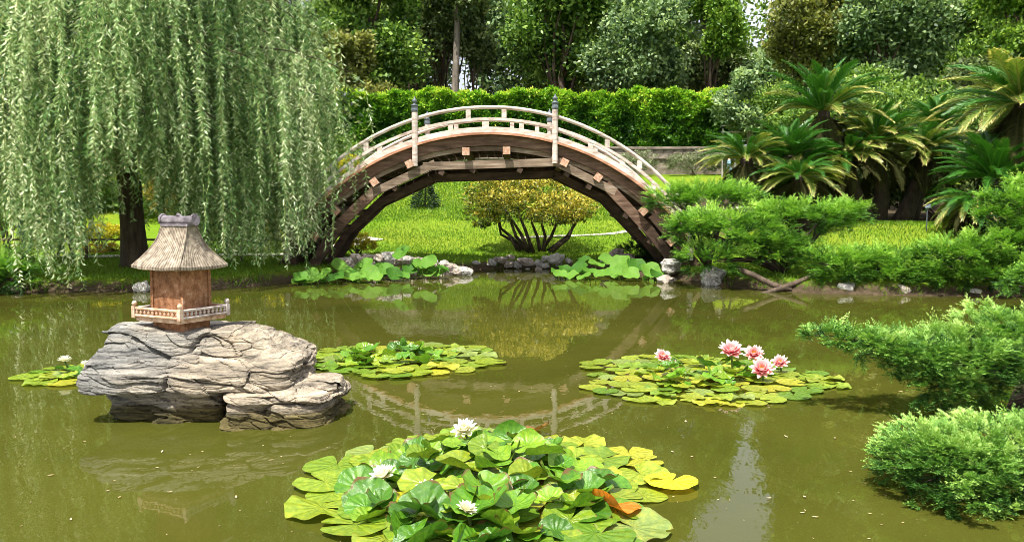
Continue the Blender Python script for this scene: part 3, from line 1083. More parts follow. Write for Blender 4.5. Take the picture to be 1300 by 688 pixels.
def fx_right(d, p):
    if d.z > 0: p.z -= 0.06 * max(0, p.x + 1.75) + 0.07 * max(0, -d.y)
    if d.x > 0: p.y += 0.20 * d.x ** 3 * (1 if d.y < 0 else 0)
    if d.z < 0: p.x += 0.18 * d.z * max(0, d.x) - 0.12 * d.z * max(0, -d.x)
    if d.y < 0: p.y += 0.12 * max(0, d.z) * abs(d.y) + 0.12 * max(0, -d.z)
    return p


def fx_ped(d, p):
    return p


rk = MB()
for args in (((-2.60, 7.24, 0.455), (0.82, 0.56, 0.225), 130, fx_main, 1.3), ((-1.84, 6.86, -0.01), (0.41, 0.48, 0.31), 90, fx_right, 7.7),
             ((-2.80, 7.2, -0.05), (0.50, 0.52, 0.33), 50, fx_ped, 3.9)):
    v_, f_ = rock_lobe(*args)
    rk.add(v_, f_)
rock = rk.build("boulder", M['rock'], None)
rock_off = Vector((-2.6, 7.2, 0))
for v in rock.data.vertices: v.co -= rock_off
rock.location = rock_off
tag(rock, "large layered pale grey rock rising from the pond, carrying the stone lantern", "boulder")


# ------------------------------------------------------------------ the lantern house on the rock
LZ = 0.752
lan = thing("stone_lantern", "brown house-shaped garden lantern with tan thatch-like roof on the big pond rock", "garden lantern", (-2.85, 7.27, LZ), R(-28))
lan.scale = (.89, .87, .99)
m = MB(); m.box((0, 0, 0.018), (0.60, 0.56, 0.036)); m.build("platform", M['terracotta'], lan, world=False)
m = MB(); m.box((0, 0, -0.05), (0.40, 0.34, 0.10)); m.build("foot", M['rust'], lan, world=False)
# body: slightly bowed walls
bx = MB()
prof = []
W2, D2 = 0.205, 0.155
for k in range(8):
    z = 0.036 + 0.43 * k / 7
    s_ = 1 + 0.03 * math.sin(PI * k / 7)
    prof.append((z, s_))
vs, fs = [], []
cs = [(-1, -1), (-.93, -1.0), (-.3, -1.05), (.3, -1.05), (.93, -1.0), (1, -1), (1.0, -.9), (1.03, 0), (1.0, .9), (1, 1), (0, 1.03), (-1, 1), (-1.03, 0)]
for z, s_ in prof:
    for a_, b_ in cs:
        vs.append((a_ * W2 * s_, b_ * D2 * s_, z))
nc = len(cs)
for i in range(7):
    for k in range(nc):
        fs.append((i * nc + k, i * nc + (k + 1) % nc, (i + 1) * nc + (k + 1) % nc, (i + 1) * nc + k))
bx.add(vs, fs)
bx.build("body", M['rust'], lan, world=False)
m = MB()
for sx in (-1, 1):
    for sy in (-1, 1):
        m2 = MB(); m2.box((sx * 0.207, sy * 0.157, 0.25), (0.034, 0.034, 0.43)); m2.build("corner_post", M['rust'], lan, world=False)
# roof: concave hipped slopes
m = MB()
N = 14
rings = []
for k in range(N + 1):
    t = k / N
    ex = 0.325 * (1 - t) ** 1.0 + 0.175 * t - 0.034 * math.sin(PI * t)
    ey = 0.30 * (1 - t) + 0.055 * t - 0.040 * math.sin(PI * t)
    z = 0.465 + 0.345 * t
    row = []
    per = 12
    for s_ in range(4 * per):
        q, u = divmod(s_, per)
        u = u / per * 2 - 1
        x, y = [(u, -1), (1, u), (-u, 1), (-1, -u)][q]
        bow = 1 - 0.012 * (1 - u * u) * (1 - t)
        # eave dips a little at mid span
        row.append((x * ex * bow, y * ey * bow, z + 0.012 * abs(u) ** 3 * (1 - t) ** 3 + 0.003 * random.uniform(-1, 1)))
    rings.append(row)
# eave underside
under = [(x * 0.93, y * 0.93, z - 0.03) for x, y, z in rings[0]]
lip = [(x * 1.0, y * 1.0, z - 0.022) for x, y, z in rings[0]]
allr = [under, lip] + rings
vs = [p for r_ in allr for p in r_]
c_ = 48
fs = [(i * c_ + k, i * c_ + (k + 1) % c_, (i + 1) * c_ + (k + 1) % c_, (i + 1) * c_ + k) for i in range(len(allr) - 1) for k in range(c_)]
fs += [tuple(range(c_ - 1, -1, -1)), tuple((len(allr) - 1) * c_ + k for k in range(c_))]
m.add(vs, fs)
roof = m.build("roof", M['thatch'], lan, world=False)
ra_ = roof.data.attributes.new("rib", 'FLOAT', 'POINT')
ra_.data.foreach_set("value", [(i % c_) * 9.0 for i in range(len(roof.data.vertices))])
# hip ridges
for sx in (-1, 1):
    for sy in (-1, 1):
        m = MB()
        pts = []
        for k in range(N + 1):
            t = k / N
            ex = 0.325 * (1 - t) + 0.175 * t - 0.034 * math.sin(PI * t)
            ey = 0.30 * (1 - t) + 0.055 * t - 0.040 * math.sin(PI * t)
            pts.append((sx * ex, sy * ey, 0.472 + 0.345 * t))
        m.tube(pts, 0.007, 6)
        m.build("hip_rib", M['thatch'], lan, world=False)
m = MB(); m.box((0, 0, 0.817), (0.37, 0.135, 0.022)); m.build("ridge_base", M['ridge'], lan, world=False)
m = MB()
m.tube([(-0.215, 0, 0.862), (-0.19, 0, 0.856), (0, 0, 0.852), (0.19, 0, 0.856), (0.215, 0, 0.862)], [0.047, 0.043, 0.042, 0.043, 0.047], 12)
rd = m.build("ridge_roll", M['ridge'], lan, True, world=False)
for sx in (-1, 1):
    m = MB(); m.tube([(sx * 0.205, 0, 0.862), (sx * 0.232, 0, 0.866)], 0.052, 14); m.build("end_tile", M['ridge'], rd, world=False)
m = MB(); m.tube([(-.03, 0, .89), (0, -.01, .905), (.03, .0, .893), (.05, 0, .888)], [.012, .018, .013, .006], 8); m.build("ornament", M['ridge'], rd, world=False)
# balustrade
for (ax, L, mt) in ((0, 0.60, 'terracotta'), (1, 0.56, 'shaded_rail'), (2, 0.60, 'terracotta'), (3, 0.56, 'shaded_rail')):
    off = [(0, -0.29), (0.31, 0), (0, 0.29), (-0.31, 0)][ax]
    rz = 0 if ax in (0, 2) else PI / 2
    m = MB(); m.bevbox((off[0], off[1], 0.108), (L + .02, 0.030, 0.022), .006, rz=rz); m.build("hand_rail", M[mt], lan, world=False)
    m = MB(); m.bevbox((off[0], off[1], 0.047), (L + .02, 0.034, 0.020), .006, rz=rz); m.build("bottom_rail", M[mt], lan, world=False)
    nb = 11
    bme = MB()
    bme.lathe([(0.009, 0), (0.013, 0.008), (0.016, 0.018), (0.010, 0.030), (0.012, 0.042)], (0, 0, 0), 8)
    bm_ = bme.mesh("small_baluster", M[mt], smooth=True)
    for k in range(nb):
        t = -L / 2 + L * (k + .5) / nb
        p = (off[0] + (t if ax in (0, 2) else 0), off[1] + (t if ax in (1, 3) else 0), 0.06)
        link("small_baluster", bm_, lan, p)
for sx, sy, mt in ((-1, -1, 'terracotta'), (1, -1, 'terracotta'), (1, 1, 'shaded_rail'), (-1, 1, 'shaded_rail')):
    m = MB(); m.box((sx * .31, sy * .29, 0.075), (0.042, 0.042, 0.10)); pp = m.build("corner_stub", M[mt], lan, world=False)
    m = MB(); m.lathe([(0.012, 0.122), (0.014, 0.128), (0.024, 0.139), (0.026, 0.152), (0.017, 0.166), (0.004, 0.172)], (sx * .31, sy * .29, 0), 10)
    m.build("knob", M['shaded_rail' if sy > 0 else 'terracotta'], pp, True, world=False)


# ------------------------------------------------------------------ water lilies
def pad_mesh(seed, kind):
    """a round leaf of unit radius with its notch; kind: flat, wavy, cupped, folded, curled"""
    rnd = random.Random(seed)
    na, nr = 44, 6
    notch = R(rnd.uniform(9, 16))
    ph = [rnd.uniform(0, 6.28) for _ in range(4)]
    vs = [(0, 0, 0)]
    for j in range(1, nr + 1):
        r = j / nr
        for i in range(na + 1):
            a_ = notch * (0.35 + .65 * r) + (2 * PI - 2 * notch * (0.35 + .65 * r)) * i / na
            rr = r * (1 + 0.035 * math.sin(3 * a_ + ph[0]) * r + 0.018 * math.sin(9 * a_ + ph[1]) * r)
            if j == nr and (i == 0 or i == na): rr *= 0.93
            x, y = rr * math.cos(a_), rr * math.sin(a_)
            z = 0.0
            if kind == 'flat':
                z = 0.012 * r * math.sin(5 * a_ + ph[2]) + 0.02 * r ** 3
            elif kind == 'wavy':
                z = 0.09 * r * r * math.sin(3 * a_ + ph[2]) + 0.05 * r ** 3 * math.sin(8 * a_ + ph[3]) + .03 * r * r
            elif kind == 'cupped':
                z = 0.34 * r ** 2.2 + 0.16 * r * r * math.sin(2 * a_ + ph[1]) + 0.08 * r ** 3 * math.sin(7 * a_ + ph[2])
            elif kind == 'folded':
                z = 0.62 * abs(y) ** 1.3 * (1 + .25 * math.sin(2 * a_ + ph[2])) + 0.05 * r * r * math.sin(6 * a_ + ph[3])
                y *= 0.72
            elif kind == 'curled':
                k = max(0, x * math.cos(ph[2]) + y * math.sin(ph[2]) - .15)
                z = 0.9 * k ** 1.5 + 0.05 * r * r * math.sin(5 * a_ + ph[3])
                x -= math.cos(ph[2]) * k * k * .5
                y -= math.sin(ph[2]) * k * k * .5
            vs.append((x, y, z))
    fs = [(0, 1 + i, 2 + i) for i in range(na)]
    for j in range(1, nr):
        o0, o1 = 1 + (j - 1) * (na + 1), 1 + j * (na + 1)
        for i in range(na):
            fs.append((o0 + i, o1 + i, o1 + i + 1, o0 + i + 1))
    me = bpy.data.meshes.new("lily_pad")
    me.from_pydata(vs, [], fs)
    for p in me.polygons: p.use_smooth = True
    me.materials.append(M['pad'])
    me.update()
    return me


PADS = {k: [pad_mesh(i * 13 + j * 7 + 3, k) for j in range(4)] for i, k in enumerate(('flat', 'wavy', 'cupped', 'folded', 'curled'))}


def petal_mesh(mat):
    vs, fs = [], []
    n, w_ = 7, [0.10, 0.17, 0.215, 0.225, 0.19, 0.12, 0.012]
    for i in range(n):
        t = i / (n - 1)
        for k in (-1, -.5, 0, .5, 1):
            vs.append((t, w_[i] * k, 0.16 * math.sin(t * 2.2) * 0.6 - 0.09 * (1 - k * k) * math.sin(PI * min(t + .1, 1))))
    for i in range(n - 1):
        for k in range(4):
            a_ = i * 5 + k
            fs.append((a_, a_ + 5, a_ + 6, a_ + 1))
    me = bpy.data.meshes.new("petal")
    me.from_pydata(vs, [], fs)
    for p in me.polygons: p.use_smooth = True
    me.materials.append(mat)
    return me


PETAL = {c: petal_mesh(M['petal_' + c]) for c in ('pink', 'white')}


def flower(root, p, size, c, tilt=(0, 0)):
    """flower head (stamens) > petals, on the plant 'root'; p world"""
    p = Vector(p) - root.location
    m = MB()
    for k in range(34):
        a_ = k * 2.4
        r_ = 0.13 * math.sqrt(k / 34)
        q = Vector((r_ * math.cos(a_), r_ * math.sin(a_), 0.04))
        m.tube([q, q + Vector((q.x * 1.2, q.y * 1.2, 0.34 + random.uniform(-.05, .05)))], [.018, .012], 4)
    m.lathe([(0.03, -.06), (.13, -.03), (.15, .03), (.1, .07)], (0, 0, 0), 10)
    fl = link("flower", m.mesh("flower", M['stamen']), root, p, (tilt[0], tilt[1], random.uniform(0, 6)), size)
    fl.rotation_mode = 'ZYX'
    for cnt, el, s in ((9, 8, 1.0), (9, 28, .98), (8, 47, .9), (7, 64, .76)):
        a0 = random.uniform(0, 1)
        for k in range(cnt):
            az = a0 + 2 * PI * k / cnt + random.uniform(-.1, .1)
            e = R(el + random.uniform(-6, 6))
            link("petal", PETAL[c], fl, (0.06 * math.cos(az), 0.06 * math.sin(az), 0), (0, -e, az), s * random.uniform(.88, 1.06))
    # its stalk down to the water
    m = MB(); wp = p + root.location
    m.tube([(wp.x, wp.y, wp.z), (wp.x + .02, wp.y + .02, wp.z * .5), (wp.x + .03, wp.y + .04, -.05)], .010, 6)
    m.build("stalk", M['stalk'], root)


LG = [(0.22, 0.31, 0.022), (0.16, 0.27, 0.02), (0.28, 0.34, 0.03), (0.36, 0.38, 0.035), (0.12, 0.24, 0.02), (0.21, 0.29, 0.07), (0.25, 0.33, 0.03), (0.20, 0.30, 0.025)]
DG = [(0.08, 0.22, 0.016), (0.13, 0.29, 0.02), (0.18, 0.34, 0.022), (0.06, 0.17, 0.016)]


def col4(c, j=.12):
    k = random.uniform(1 - j, 1 + j)
    return (c[0] * k, c[1] * k, c[2] * k, 1)


def lily(label, C, rx, ry, rp, flat_gap, inner, n_in, lift, group="water lily patches"):
    root = thing("water_lily", label, "water lily", (C[0], C[1], 0), 0, group)
    pts = []
    tries = 0
    while tries < 6000:
        tries += 1
        a_, r_ = random.uniform(0, 6.283), math.sqrt(random.uniform(0, 1))
        rim = 1 + .07 * math.sin(3 * a_ + C[0]) + .05 * math.sin(5 * a_ + C[1])
        x, y = r_ * math.cos(a_) * (rx - rp * .8) * rim, r_ * math.sin(a_) * (ry - rp * .8) * rim
        if all((x - q[0]) ** 2 + (y - q[1]) ** 2 > flat_gap ** 2 for q in pts):
            pts.append((x, y, r_))
    for x, y, r_ in pts:
        s = rp * random.uniform(.72, 1.18)
        kd = random.choice(['flat', 'flat', 'wavy'])
        cc = random.choice(LG)
        z = 0.008 + random.uniform(0, .022) + (1 - r_) * lift * 0.15
        link("lily_pad", random.choice(PADS[kd]), root, (x, y, z), (R(random.uniform(-3, 3)), R(random.uniform(-3, 3)), random.uniform(0, 6.28)), s, col4(cc))
    for k in range(n_in):
        a_, r_ = random.uniform(0, 6.283), math.sqrt(random.uniform(0, 1)) * inner
        x, y = r_ * math.cos(a_) * rx, r_ * math.sin(a_) * ry
        h = lift * (1 - (r_ / inner) ** 2) * random.uniform(.35, 1) + .03
        kd = random.choice(['cupped', 'cupped', 'folded', 'curled', 'wavy', 'wavy'])
        tl = 23
        s = rp * random.uniform(.42, .86)
        link("lily_pad", random.choice(PADS[kd]), root, (x, y, h), (R(random.uniform(-tl * .4, tl) if random.random() < .7 else random.uniform(-tl, tl)), R(random.uniform(-tl, tl)), random.uniform(0, 6.28)), s,
             col4(random.choice(DG + LG[:2] + DG)))
    return root


f1 = lily("large foreground patch of yellow-green lily pads with white blooms, heaped in the middle", (-0.16, 5.02), 1.17, 1.44, 0.185, 0.195, 0.66, 118, 0.22)
for px, py, Yq, s, c in ((852, 622, 5.1, .165, (0.80, 0.66, 0.03)), ):
    p = at(px, py, Yq)
    link("lily_pad", PADS['flat'][0], f1, (p.x - f1.location.x, p.y - f1.location.y, 0.035), (0, 0, 1), s, (*c, 1))["label"] = "bright yellow pad at the patch's right tip"
p = at(780, 652, 4.62)
link("lily_pad", PADS['curled'][1], f1, (p.x - f1.location.x, p.y - f1.location.y, 0.05), (R(6), R(4), 2.2), .15, (0.62, 0.20, 0.02, 1))["label"] = "orange-brown withered pad"
p = at(672, 550, 6.2)
link("lily_pad", PADS['cupped'][1], f1, (p.x - f1.location.x, p.y - f1.location.y, 0.05), (R(8), R(10), 2.2), .15, (0.20, 0.10, 0.02, 1))["label"] = "brown withered pad"
for px, py, Yq, s in ((590, 556, 5.85, .095), (487, 612, 4.82, .088), (543, 632, 4.56, .078), (592, 655, 4.28, .06)):
    p = at(px, py, Yq)
    flower(f1, (p.x, p.y, max(p.z, .15)), s, 'white', (R(random.uniform(5, 35)), R(random.uniform(-25, 25))))

f2 = lily("round patch of green lily pads right of centre with five pink blooms", (1.90, 8.42), 1.34, 1.28, 0.15, 0.19, 0.42, 26, 0.20)
for px, py, Yq, s in ((928, 447, 8.5, .145), (957, 450, 8.8, .115), (967, 470, 8.15, .13), (990, 466, 8.55, .095), (841, 461, 8.9, .10)):
    p = at(px, py, Yq)
    flower(f2, (p.x, p.y, max(p.z, .13)), s, 'pink', (R(random.uniform(22, 40)), R(random.uniform(-15, 15))))

f3 = lily("flat patch of yellow-green lily pads just behind the big rock's right end", (-1.32, 9.45), 1.26, 1.12, 0.16, 0.19, 0.5, 34, 0.16)
f4 = lily("small patch of lily pads with a white bloom left of the big rock", (-4.42, 8.55), 0.62, 0.55, 0.14, 0.17, 0.5, 8, 0.08)
p = at(82, 458, 8.6); flower(f4, (p.x, p.y, max(p.z, .08)), .075, 'white')
p = at(108, 462, 8.6); flower(f4, (p.x, p.y, max(p.z, .06)), .05, 'white')
# floating leaves and specks on the water
lm = bpy.data.meshes.new("fallen_leaf")
lm.from_pydata([(0, 0, 0), (.3, .16, .02), (.7, .14, .05), (1, 0, .12), (.7, -.14, .04), (.3, -.16, .03)], [], [(0, 1, 2, 3), (0, 3, 4, 5)])
lm.materials.append(M['dead_leaf'])
rr = random.Random(5)
lpts = [(880, 585), (852, 578), (1020, 637), (1015, 660), (1030, 665), (1095, 620), (1082, 605), (220, 632), (197, 600), (205, 580), (60, 588), (40, 645), (110, 565), (60, 610),
        (150, 640), (1140, 500), (1000, 560), (980, 640), (870, 540), (1060, 560), (1100, 660), (20, 560), (250, 600), (300, 640), (340, 590), (660, 500), (1010, 410), (90, 670)]
for px, py in lpts:
    u = (py - 265) / FPX
    Yq = EYE / u * 1.0
    p = at(px, py, Yq)
    o = link("fallen_leaf", lm, None, (p.x, p.y, 0.006), (0, 0, rr.uniform(0, 6.28)), rr.uniform(.022, .048))
    tag(o, "small pale fallen leaf floating on the open water", "leaf", "fallen leaves floating on the pond")


# ------------------------------------------------------------------ lotus at the far shore
def lotus_leaf(seed):
    rnd = random.Random(seed)
    na, nr = 20, 4
    ph = rnd.uniform(0, 6)
    V, Fq = [(0, 0, 0)], []
    for j in range(1, nr + 1):
        r = j / nr
        for i in range(na):
            a_ = 2 * PI * i / na
            rr_ = r * (1 + .05 * math.sin(4 * a_ + ph))
            V.append((rr_ * math.cos(a_), rr_ * math.sin(a_), 0.22 * r ** 2 + 0.13 * r * r * math.sin(3 * a_ + ph) + .05 * r * r * math.sin(7 * a_ + ph)))
    me = bpy.data.meshes.new("lotus_leaf")
    fs = [(0, 1 + i, 1 + (i + 1) % na) for i in range(na)]
    for j in range(1, nr):
        o0, o1 = 1 + (j - 1) * na, 1 + j * na
        fs += [(o0 + i, o1 + i, o1 + (i + 1) % na, o0 + (i + 1) % na) for i in range(na)]
    me.from_pydata(V, [], fs)
    for p in me.polygons: p.use_smooth = True
    me.materials.append(M['lotus'])
    a_ = me.attributes.new("var", 'FLOAT', 'FACE')
    base = rnd.uniform(.15, .85)
    a_.data.foreach_set("value", [min(1, max(0, base + rnd.uniform(-.08, .08))) for _ in me.polygons])
    return me


LOT = [lotus_leaf(s) for s in range(8)]


def lotus(label, spots, c):
    root = thing("lotus_plant", label, "lotus", c, 0, "lotus plants at the far shore")
    for px, py, Yq, s, tl in spots:
        p = at(px, py, Yq)
        z = max(p.z, s * .62) if tl > 15 else max(p.z, s * .35)
        s *= .80
        o = link("leaf", random.choice(LOT), root, (p.x - c[0], p.y - c[1], z - c[2]), (R(tl * 1.35 + random.uniform(-16, 16)), R(random.uniform(-28, 28)), random.uniform(0, 6.28)), s)
        o.rotation_mode = 'ZYX'
        m = MB(); m.tube([(p.x, p.y, z), (p.x + random.uniform(-.06, .06), p.y + .04, -.05)], .012, 5)
        m.build("stalk", M['stalk'], root)
    return root


sp = []
big = [(440, 347, 20.1, .30), (533, 330, 20.9, .0), (510, 322, 21.6, .30), (487, 343, 20.2, .31), (470, 352, 19.6, .30), (455, 358, 19.3, .24), (532, 337, 20.6, .27), (545, 333, 21.0, .26),
       (412, 350, 19.4, .28), (395, 350, 19.2, .25), (402, 353, 19.0, .22), (520, 343, 20.4, .24), (500, 352, 19.9, .26), (538, 350, 20.6, .22), (430, 337, 20.8, .24), (427, 358, 19.0, .25),
       (558, 345, 21.2, .22), (455, 342, 20.6, .22), (382, 352, 18.8, .22), (478, 357, 19.4, .2), (512, 357, 20.0, .2), (546, 341, 21.4, .24), (465, 335, 21.4, .25)]
for px, py, Yq, s in big:
    if s > 0: sp.append((px, py, min(Yq, 20.6), s, 24))
for i in range(24):
    t = random.random()
    px = 372 + t * 205
    Yq = 18.4 + t * 3.4 + random.uniform(0, 1.0)
    sp.append((px, 371 - t * 27 - random.uniform(0, 14), min(Yq, 20.5), random.uniform(.15, .24), 12))
lotus("cluster of upright green lotus leaves in the water below the bridge's left foot", sp, (-3.6, 20.2, 0))
sp = []
for px, py, Yq, s in ((788, 336, 20.8, .36), (808, 338, 20.6, .32), (826, 344, 20.2, .32), (735, 341, 20.8, .30), (750, 346, 20.4, .28), (718, 344, 20.8, .26), (765, 352, 19.9, .26), (800, 352, 19.9, .28),
                      (770, 330, 21.6, .27), (757, 336, 21.4, .28), (742, 330, 21.9, .22), (832, 352, 19.9, .22), (711, 350, 20.2, .22), (784, 346, 20.4, .26)):
    sp.append((px, py, Yq, s, 22))
for i in range(18):
    sp.append((random.uniform(703, 838), random.uniform(346, 357), random.uniform(20.1, 21.0), random.uniform(.14, .24), 10))
lotus("cluster of bright lotus leaves in the water beside the bridge's right foot", sp, (2.2, 20.6, 0))


# ------------------------------------------------------------------ foliage builders
def limb(a, b, bend=0.15, n=5):
    a, b = Vector(a), Vector(b)
    L = (b - a).length
    o = Vector((random.uniform(-1, 1), random.uniform(-1, 1), random.uniform(0, 1))) * L * bend
    return [a + (b - a) * (i / n) + o * math.sin(PI * i / n) + Vector((random.uniform(-1, 1), random.uniform(-1, 1), 0)) * L * .015 for i in range(n + 1)]


def crown_points(lobes, n, clump=26, spread=0.30, skin=0.5, up=0.35):
    """points gathered in clumps over the outer shells of the lobes; also a tone for each"""
    lb = np.array(lobes, float)                      # x y z rx ry rz
    wgt = (lb[:, 3] * lb[:, 4] + lb[:, 3] * lb[:, 5])
    k = max(4, n // clump)
    which = RNG.choice(len(lb), k, p=wgt / wgt.sum())
    d = rand_dirs(k)
    d[:, 2] = d[:, 2] + up * RNG.uniform(0, 1, k)
    d = unit(d)
    rr_ = skin + (1 - skin) * RNG.uniform(0, 1, k) ** .5
    cc = lb[which, :3] + d * lb[which, 3:6] * rr_[:, None]
    csz = np.minimum(lb[which, 3], lb[which, 5]) * spread * RNG.uniform(.6, 1.3, k)
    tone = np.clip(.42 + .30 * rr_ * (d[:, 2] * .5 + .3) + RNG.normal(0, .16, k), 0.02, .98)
    per = np.full(k, clump)
    idx = np.repeat(np.arange(k), per)
    P = cc[idx] + RNG.normal(size=(len(idx), 3)) * csz[idx][:, None] * np.array([.6, .6, .42])
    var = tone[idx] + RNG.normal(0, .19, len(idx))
    return P, var, d[idx]


def tree(label, x, y, H, crown, nl, n, leaf, mat, tr=0.3, bark='bark', name="tree", cat="tree", group=None, fork=0.35, lobe=0.36,
         lean=(0, 0), spread=.42, clump=24, z0=None, skin=.4, aspect=.62):
    """crown = (dx, dy, zc, rx, ry, rz) relative to the base"""
    z = gz(x, y) - 0.05 if z0 is None else z0
    root = thing(name, label, cat, (x, y, z), 0, group)
    dx, dy, zc, rx, ry, rz = crown
    lobes = []
    for i in range(nl):
        d = rand_dirs(1)[0]
        q = RNG.uniform(.45, .8)
        s = lobe * RNG.uniform(.7, 1.25)
        lobes.append((dx + d[0] * rx * q, dy + d[1] * ry * q, zc + d[2] * rz * q, rx * s, ry * s, rz * s * .85))
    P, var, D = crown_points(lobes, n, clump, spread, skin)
    m = MB()
    top = Vector((dx * .6 + lean[0], dy * .6 + lean[1], zc))
    tp = limb((0, 0, 0), top, .04, 7)
    m.tube(tp, [tr * (1.25 if i == 0 else 1 - .75 * i / 7) for i in range(8)], 9)
    tk = m.build("trunk", M[bark], root, True, world=False)
    m = MB()
    st = tp[2 if fork < .4 else 4]
    for lb in lobes[:12]:
        st = tp[random.randint(2, 6)]
        if bark == 'bark_grey' and st.z < zc * .55: continue
        ls_ = .5 if bark == 'bark_grey' else 1
        m.tube(limb(st, lb[:3], .12, 4), [tr * .42 * ls_, tr * .3 * ls_, tr * .2 * ls_, tr * .12 * ls_, tr * .05], 6)
    m.build("branches", M[bark], root, True, world=False)
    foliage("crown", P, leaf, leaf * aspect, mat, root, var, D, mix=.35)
    return root


def shrub(name, label, cat, lobes, n, leaf, mat, base, stems=6, group=None, spread=.3, clump=18, aspect=.5, stem_r=.03, skin=.55, bark='bark', mix=.35):
    """lobes in world space"""
    root = thing(name, label, cat, base, 0, group)
    b = Vector(base)
    L2 = [(l[0] - b.x, l[1] - b.y, l[2] - b.z, l[3], l[4], l[5]) for l in lobes]
    P, var, D = crown_points(L2, n, clump, spread, skin)
    if stems:
        m = MB()
        for k in range(stems):
            l = L2[k % len(L2)]
            m.tube(limb((random.uniform(-.12, .12), random.uniform(-.1, .1), 0), (l[0] + random.uniform(-.3, .3) * l[3], l[1], l[2]), .12, 4), [stem_r, stem_r * .9, stem_r * .7, stem_r * .5, stem_r * .3], 6)
        m.build("stems", M[bark], root, True, world=False)
    foliage("crown", P, leaf, leaf * aspect, mat, root, var, D, mix=mix)
    return root


